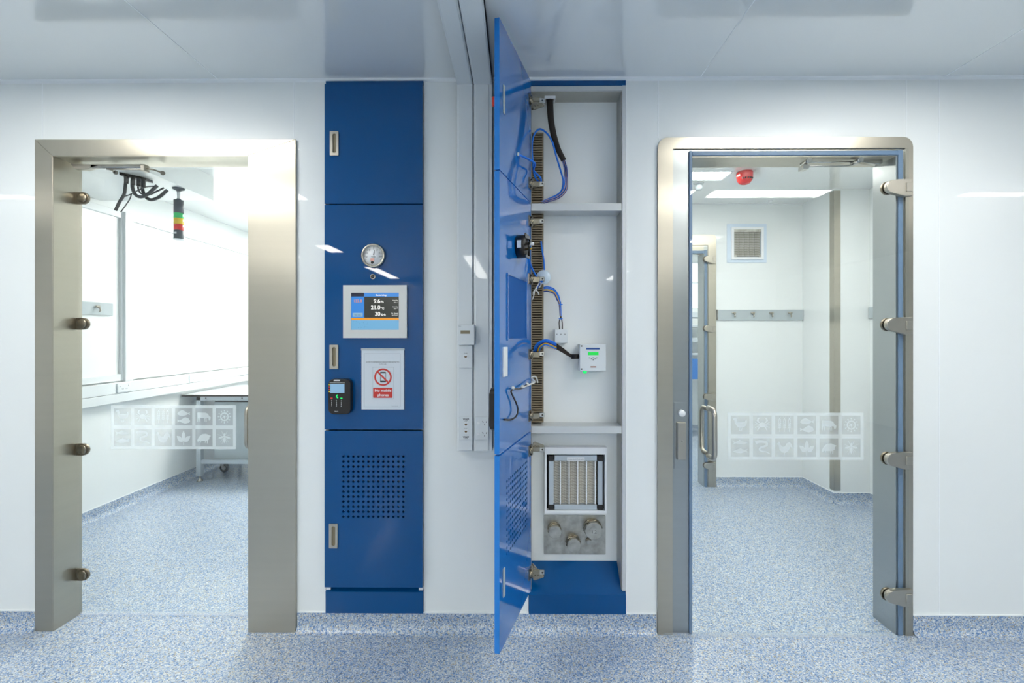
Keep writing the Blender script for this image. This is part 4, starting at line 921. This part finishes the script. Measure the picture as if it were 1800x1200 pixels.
def plate(name, lbl, cat, p0, p1, depth=.006, group=None, y=yt2):
    a, b = P(p0[0], p1[1], y - depth), P(p1[0], p0[1], y - depth)
    t = thing(name, ((a.x + b.x) / 2, y, a.z), lbl, cat, group); mb().box(a.x, b.x, y - depth, y - .0002, a.z, b.z, bev=.0012).build('plate', PVC, t); return t, a, b, y - depth
t, a, b, y = plate('thermostat', 'white wall thermostat with small dark display on the upper cable trunking', 'thermostat', (804.5, 570.5), (834, 606), .03)
mb().box(X(809.5, y), X(826, y), y - .0006, y + .001, Z(586.5, 818, y), Z(580.5, 818, y)).build('display', mat('olive_display', (128, 116, 88), .3), t)
mb().text('TEMP', X(808, y), y - .0004, Z(574, 818, y), .005).build('print', INKG, t)
def jack(t, px, py, y):
    p = P(px, py, y); m = mb(); m.ring(rrect(p.x - .0095, p.x + .0095, p.z - .0085, p.z + .0085, .001, 3), rrect(p.x - .0065, p.x + .0065, p.z - .0065, p.z + .0055, .0005, 3), y - .0014, y); j = m.build('jack', WHITE, t)
    mb().prism([(p.x - .0062, p.z + .002), (p.x + .0062, p.z + .002), (p.x + .004, p.z - .003), (p.x, p.z - .006), (p.x - .004, p.z - .003)], y - .0008, y).build('port', mat('amber_port', (110, 84, 50), .5) if 'amber_port' not in MATS else MATS['amber_port'], j)
t, a, b, y = plate('data_outlet', 'white single data outlet just below the thermostat', 'data outlet', (806.5, 607), (830.5, 647))
jack(t, 818.5, 626.5, y); mb().text('D-001', X(818.5, y), y - .0003, Z(621.5, 818, y), .006).build('print', INK, t)
t, a, b, y = plate('data_outlet', 'white twin data outlet lettered VHP at the foot of the trunking', 'data outlet', (806.5, 732.5), (830.5, 773))
jack(t, 819, 745.5, y); jack(t, 819, 758, y); m = mb(); m.text('VHP', X(819, y), y - .0003, Z(739, 819, y), .0135, 'CENTER', True); m.text('VHP', X(819, y), y - .0003, Z(770.3, 819, y), .0135, 'CENTER', True)
m.text('D-002', X(818.5, y), y - .0003, Z(741.6, 818, y), .005); m.text('D-003', X(818.5, y), y - .0003, Z(754, 818, y), .005); m.build('print', INK, t)
def gpo(parent, cx, cz, y, s_=1.0, horiz=False):
    m = mb(); m.box(cx - .018 * s_, cx - .006 * s_, y - .003, y, cz - .006 * s_, cz + .004 * s_, .0008); m.build('switch', WHITE, parent)
    m = mb(); qx = cx + .013 * s_
    m.prism(bar(qx - .006 * s_, cz + .001, qx - .009 * s_, cz + .008 * s_, .0011), y - .0004, y); m.prism(bar(qx + .006 * s_, cz + .001, qx + .009 * s_, cz + .008 * s_, .0011), y - .0004, y); m.prism(bar(qx, cz - .004 * s_, qx, cz - .010 * s_, .0011), y - .0004, y); m.build('pin_slots', INK, parent)
t, a, b, y = plate('power_outlet', 'white twin vertical power outlet beside the VHP data outlet', 'power outlet', (835, 732.5), (859, 773))
gpo(t, X(846.5, y), Z(743, 846, y), y); gpo(t, X(846.5, y), Z(762.5, 846, y), y)

# ================================================================== left laboratory contents
# sill trunking along its left wall
t = thing('sill_trunking', (XL, 2, .8), 'white sill-height cable trunking along the laboratory window wall', 'cable trunking')
d1 = .05
def lz(px, py): d = -XL / ((911 - px) / F); return CAMZ + (588 - py) / F * d
zt1, zm1, zb1 = lz(138, 679), lz(138, 700), lz(138, 717)
mb().box(XL, XL + d1, WT, 4.15, zm1 + .001, zt1, bev=.002).build('upper_cover', PVC, t); mb().box(XL, XL + d1, WT, 4.15, zb1, zm1 - .002, bev=.002).build('lower_cover', PVC, t)
mb().box(XL, XL + d1 - .004, WT, 4.15, zm1 - .003, zm1 + .002).build('joint', PVCD, t)
# vertical trunking between the panels
t = thing('riser_trunking', (XL, ly(212), zt1), 'white vertical trunking rising between the laboratory window panels', 'cable trunking')
mb().box(XL, XL + .04, ly(206), ly(220), zt1, 2.2, bev=.002).build('cover', PVC, t)
for pa, pb, lbl in ((187, 212, 'white double power outlet on the sill trunking nearest the hook rail'), (318, 335, 'white double power outlet midway along the sill trunking'), (410, 424, 'white power outlet on the sill trunking above the trolley table')):
    y0, y1 = ly(pa), ly(pb); zc = (zt1 + zm1) / 2 if pb != 424 else (zt1 + zm1) / 2
    t = thing('power_outlet', (XL + d1, (y0 + y1) / 2, zc - .03), lbl, 'power outlet', 'outlets on the sill trunking')
    m = mb(); m.box(XL + d1, XL + d1 + .01, y0, y1, zc - .032, zc + .032, .002); m.build('plate', PVC, t)
    for q in (.2, .8): m = mb(); m.box(XL + d1 + .01, XL + d1 + .014, y0 + (y1 - y0) * q - .006, y0 + (y1 - y0) * q + .006, zc + .008, zc + .018, .001); m.build('switch', WHITE, t)
    m = mb()
    for q in (.32, .4, .6, .68): m.box(XL + d1 + .0098, XL + d1 + .0108, y0 + (y1 - y0) * q - .0012, y0 + (y1 - y0) * q + .0012, zc - .012, zc - .004)
    m.build('pin_slots', INKG, t)
# hook rails
def hook(parent, o, n, right, mt=SATIN, s_=1.0):
    """coat hook at o, n = out of the wall, right = along the rail"""
    o = Vector(o); n = Vector(n); r = Vector(right); up = Vector((0, 0, 1)); m = mb()
    m.tube(smooth([o + n * .002 + up * .012 - r * .0, o + n * .02 + up * .004, o + n * .03 - up * .012, o + n * .022 - up * .02]), .005 * s_, 8)
    m.tube([o + up * .014 - r * .016 + n * .012, o + up * .016 + n * .008, o + up * .014 + r * .016 + n * .012], .0055 * s_, 8)
    m.build('hook', mt, parent)
t = thing('hook_rail', (XL + .004, ly(160), lz(138, 553)), 'short pale hook rail with one hook on the laboratory window wall', 'hook rail')
z0, z1 = lz(138, 552), lz(138, 529); mb().box(XL + .004, XL + .018, WT + .12, ly(189), z0, z1, bev=.001).build('rail', GREYP, t); hook(t, (XL + .018, ly(159), (z0 + z1) / 2), (1, 0, 0), (0, 1, 0))
t = thing('hook_rail', (X(1335, YBK), YBK, Z(562, 1330, YBK)), 'pale grey rail with four hooks on the lobby back wall', 'hook rail')
z0, z1 = Z(562.5, 1330, YBK), Z(544.5, 1330, YBK); mb().box(X(1260.5, YBK), XR0 - .002, YBK - .014, YBK, z0, z1, bev=.001).build('rail', GREYP, t); mb().box(X(1259.3, YBK), X(1260.6, YBK), YBK - .016, YBK, z0 - .001, z1 + .001).build('end_cap', DULL, t)
for px in (1288, 1321, 1353.5, 1386): hook(t, (X(px, YBK), YBK - .014, (z0 + z1) / 2 + .002), (0, -1, 0), (1, 0, 0))
t = thing('hook_rail', (XR1, 1.3, z0), 'end of a pale hook rail beyond the steel corner guard', 'hook rail')
mb().box(XR1 - .014, XR1, .3, YST - .005, z0, z1, bev=.001).build('rail', GREYP, t)
# service head hanging from the ceiling boxing, with cables
sh = thing('cable_grommet_plate', (X(240, .75), .75, ZS - .02), 'dark cable grommet plate under the ceiling boxing with cables hanging', 'cable gland plate')
y0_ = .55; c = Vector((-2.32, .72, ZS))
def LP(px, py, z=None, y=None):
    """point seen at a photo pixel at a given height or depth"""
    if y is not None: return P(px, py, y)
    a = P(px, py, 0); b = P(px, py, 1); s_ = (z - a.z) / (b.z - a.z); return a + (b - a) * s_
p0, p1 = LP(218, 308, ZS - .012), LP(256, 318, ZS - .012)
m = mb(); m.prism([(p0.x - .02, p0.y + .02), (p0.x - .01, p0.y - .02), (p1.x + .02, p1.y - .02), (p1.x + .02, p1.y + .03)], ZS - .016, ZS, 'z'); m.build('plate', BLACK, sh)
ym = (p0.y + p1.y) / 2
for k, px in enumerate((222, 234, 244, 252)):
    b = LP(px, 309 + k * 2.6, ZS - .016); m = mb(); m.cyl((b.x, b.y, b.z + .002), (b.x, b.y, b.z - .045), .011, 12); m.build('gland', BLACK, sh)
def lc_(name, pts, r, y, lbl):
    t = thing(name, P(pts[0][0], pts[0][1], y), lbl, 'cable'); mb().tube(smooth([P(a, b, y) for a, b in pts]), r, 8).build('cable_body', CABLE, t); return t
Yc = p0.y
lc_('hanging_cable', [(221, 318), (220, 330), (218, 342), (210, 355), (203, 370)], .008, Yc, 'thick dark cable dropping toward the riser trunking')
lc_('hanging_cable', [(233, 316), (233, 330), (238, 342), (248, 346), (260, 341), (276, 326)], .0095, Yc + .05, 'thick grey cable looping under the boxing, nearest the plate')
lc_('hanging_cable', [(250, 320), (251, 335), (256, 346), (266, 351), (280, 346), (294, 334)], .0095, Yc + .1, 'lowest thick grey cable loop beside the stack light')
lc_('hanging_cable', [(244, 322), (243, 331), (248, 340), (262, 342), (276, 336), (288, 330)], .005, Yc + .08, 'medium dark cable between the two thick loops')
lc_('hanging_cable', [(270, 327), (255, 329), (240, 336), (228, 342), (216, 346)], .0032, Yc + .02, 'thin dark cable crossing behind the thick loops')
lc_('hanging_cable', [(231, 341), (228, 350), (220, 362), (212, 373)], .003, Yc + .02, 'thin dark cable end hanging lowest beside the riser')
# stack light
sp = LP(314, 331, ZS); t = thing('stack_light', (sp.x, sp.y, sp.z - .33), 'signal tower light with green, yellow and red rings hanging from the boxing', 'signal light')
sy = sp.y; q = lambda py: Z(py, 314, sy) ; r = .0275
mb().lathe([(.034, 0), (.034, -.006), (.018, -.014), (.010, -.02)], (sp.x, sy, ZS), 'z').build('base', STK_B, t)
mb().cyl((sp.x, sy, ZS - .018), (sp.x, sy, q(351)), .009, 14).build('stem', WHITE, t)
for nm, mt, a, b in (('housing', STK_B, 351, 375), ('green_lens', STK_G, 375, 384), ('yellow_lens', STK_Y, 384, 394.5), ('red_lens', STK_R, 394.5, 405), ('sounder', STK_B, 405, 420)):
    z1, z0 = q(a), q(b); h = z1 - z0; pr = [(r * .96, 0), (r, -.003), (r * .97, -h * .45), (r, -h + .003), (r * .95, -h)]
    if nm == 'housing': pr = [(r * .4, .006), (r * .5, 0), (r, -.004), (r, -h)]
    mb().lathe(pr, (sp.x, sy, z1), 'z').build(nm, mt, t)
mb().lathe([(r * 1.1, 0), (r * 1.12, -.004), (r * .6, -.007)], (sp.x, sy, q(420)), 'z').build('end_ring', WHITE, t)
mb().box(sp.x - .008, sp.x + .006, sy - r - .001, sy - r + .004, q(412), q(409)).build('rating_mark', WHITE, t)
# trolley table
yt_ = 1.95; tx0 = XL + .01; tx1 = -1.75; tz = CAMZ - 106 / F * (yt_ + 1.95); ty1 = 2.75
t = thing('lab_table', ((tx0 + tx1) / 2, 2.3, 0), 'white topped aluminium laboratory table with dark edge and drawer box', 'table')
mb().box(tx0, tx1, yt_, ty1, tz - .016, tz, bev=.001).build('tabletop', [TOPW], t)
mb().box(tx0 - .001, tx1 + .001, yt_ - .003, yt_, tz - .017, tz - .001).build('top_edge', TOPE, t)
lx0 = -2.83; m = mb(); m.box(lx0, tx1 - .03, yt_ + .02, yt_ + .06, tz - .055, tz - .016, .002); m.build('front_rail', ALU, t)
for xx in (X(347, yt_), X(359, yt_), X(423, yt_), X(435, yt_)): mb().lathe([(.006, 0), (.006, -.001), (0, -.001)], (xx, yt_ + .02, tz - .034), seg=10).build('bolt', BLACK, t)
for xx, yy in ((lx0 + .0, yt_ + .02), (tx1 - .07, yt_ + .02), (lx0 - .08, ty1 - .08), (tx1 - .07, ty1 - .08)):
    m = mb(); m.box(xx, xx + .042, yy, yy + .042, .045, tz - .016, .003); m.box(xx + .019, xx + .023, yy - .001, yy + .001, .05, tz - .06); lg = m.build('leg', ALU, t)
    m = mb(); m.lathe([(.026, 0), (.024, .008), (.010, .02), (.009, .045)], (xx + .021, yy + .021, 0), 'z', 16); m.build('levelling_foot', DULL, lg)
B('lower_rail', ALU, t, lx0 + .042, tx1 - .07, yt_ + .025, yt_ + .055, .155, .19, bev=.002); B('lower_rail', ALU, t, lx0, tx1 - .07, ty1 - .075, ty1 - .045, .155, .19, bev=.002)
db = thing('drawer_box', (-2.2, 2.2, .2), 'pale grey boxed unit hanging under the white laboratory table', 'storage unit')
B('casing', GREYP, db, X(375, yt_ + .07), tx1 - .08, yt_ + .08, ty1 - .12, Z(813, 400, yt_ + .07), tz - .075, bev=.002)
B('top_shadow_rail', TOPE, db, X(375, yt_ + .07), tx1 - .08, yt_ + .09, ty1 - .14, tz - .075, tz - .06)
B('lower_shadow_rail', DULL, db, X(373, yt_ + .07) + .02, tx1 - .1, yt_ + .10, ty1 - .14, .192, Z(813, 400, yt_ + .07))
cs = thing('castor_wheel', (X(391, 2.25), 2.25, 0), 'black swivel castor with chrome fork under the laboratory table', 'castor')
cx_ = X(393, 2.25); mb().lathe([(.02, -.014), (.038, -.012), (.042, -.008), (.042, .008), (.038, .012), (.02, .014)], (cx_ + .01, 2.25, .042), 'y', 24).build('wheel', BLACK, cs)
mb().lathe([(.018, -.017), (.018, .017)], (cx_ + .01, 2.25, .042), 'y', 16).build('hub', GREYP, cs)
m = mb()
for s_ in (-1, 1): m.prism([(cx_ - .035, .105), (cx_ + .01, .105), (cx_ + .022, .03), (cx_ + .002, .03)], 2.25 + s_ * .018, 2.25 + s_ * .021)
m.box(cx_ - .035, cx_ + .012, 2.228, 2.272, .100, .108); m.cyl((cx_ - .01, 2.25, .108), (cx_ - .01, 2.25, .145), .008); m.build('fork', POL, cs)
o = mb().box(cx_ - .012, cx_ + .16, yt_ + .30 - .03, yt_ + .33, .143, .15); o.build('mounting_bar', ALU, cs)

# ================================================================== lobby contents
t = thing('wall_filter_grille', (X(1314, YBK), YBK, Z(461, 1314, YBK)), 'white framed square filter grille high on the lobby back wall', 'filter grille')
Y = YBK - .02; a0, a1, b0, b1 = X(1279.5, Y), X(1349, Y), Z(461, 1314, Y), Z(393, 1314, Y); i0, i1, j0, j1 = X(1290.5, Y), X(1338.5, Y), Z(451.5, 1314, Y), Z(403, 1314, Y)
mb().ring([(a0, b0), (a1, b0), (a1, b1), (a0, b1)], [(i0 - .02, j0 - .02), (i1 + .02, j0 - .02), (i1 + .02, j1 + .02), (i0 - .02, j1 + .02)], YBK - .008, YBK).build('outer_frame', mat('pale_blue_frame', (212, 226, 240), .3), t)
mb().ring([(i0 - .02, j0 - .02), (i1 + .02, j0 - .02), (i1 + .02, j1 + .02), (i0 - .02, j1 + .02)], [(i0, j0), (i1, j0), (i1, j1), (i0, j1)], Y, YBK).build('inner_frame', WHITE, t)
mb().box(i0, i1, YBK - .003, YBK, j0, j1).build('backing', GREYP, t)
mb().box(i0, i1, Y + .003, YBK - .003, j1 - .022, j1).build('filter_head', DULL, t); pleats('pleats', FILT2, t, i0 + .006, i1 - .006, j0 + .006, j1 - .022, Y + .002, YBK - .005)
for xx, zz in ((i0, j0), (i1 - .02, j0), (i1 - .02, j1 - .02), (i0, j1 - .02)): B('corner_piece', DULL, t, xx, xx + .02, Y + .002, YBK - .003, zz, zz + .02)
def on_ceiling(px, py, z): return LP(px, py, z)
p = on_ceiling(1309, 303, H); t = thing('fire_beacon', (p.x, p.y, H - .08), 'glossy red fire alarm beacon on the lobby ceiling', 'alarm beacon')
R_ = .054; mb().lathe([(R_, 0), (R_ * 1.02, -.012), (R_ * .98, -.035), (R_ * .85, -.06), (R_ * .6, -.078), (R_ * .25, -.085), (0, -.086)], (p.x, p.y, H), 'z').build('housing', REDG, t)
m = mb()
for k in range(5): a = math.radians(-130 + 20 * k); m.box(p.x + R_ * .93 * math.cos(a) - .004, p.x + R_ * .93 * math.cos(a) + .004, p.y + R_ * .93 * math.sin(a) - .003, p.y + R_ * .93 * math.sin(a) + .003, H - .055, H - .045)
m.build('sounder_slots', BLACK, t)
p = on_ceiling(1228, 322, H); t = thing('smoke_detector', (p.x, p.y, H - .06), 'small clear and white smoke detector on the lobby ceiling', 'smoke detector')
mb().lathe([(.036, 0), (.036, -.006), (.02, -.01)], (p.x, p.y, H), 'z').build('base', PVC, t); mb().lathe([(.012, -.008), (.026, -.014), (.028, -.03), (.022, -.05), (.0, -.056)], (p.x, p.y, H), 'z').build('cage', GREYP, t)
p = on_ceiling(1354, 354, H - .004); t = thing('sprinkler_cap', (p.x, p.y, H - .01), 'tiny white flush cap in the lobby ceiling by the back wall', 'ceiling cap'); mb().lathe([(.018, 0), (.018, -.004), (.0, -.008)], (p.x, p.y, H), 'z').build('cap', WHITE, t)
# far room: shelf rack standing in for air-handling apparatus below the window
t = thing('equipment_rack', (2.2, 3.7, 0), 'pale steel shelves standing in for air-handling apparatus in the far room behind the second door', 'shelf rack')
for z, h in ((1.04, .03), (1.2, .05), (1.38, .03), (1.5, .06)): B('shelf', ALU, t, 1.9, 2.8, 3.5, 3.9, z, z + h, bev=.003)
for xx in (1.9, 2.77): B('upright', ALU, t, xx, xx + .03, 3.5, 3.53, 0, 1.56); B('upright', ALU, t, xx, xx + .03, 3.87, 3.9, 0, 1.56)
B('kick_panel', BLUELIT, t, 1.93, 2.77, 3.52, 3.54, .75, 1.0)
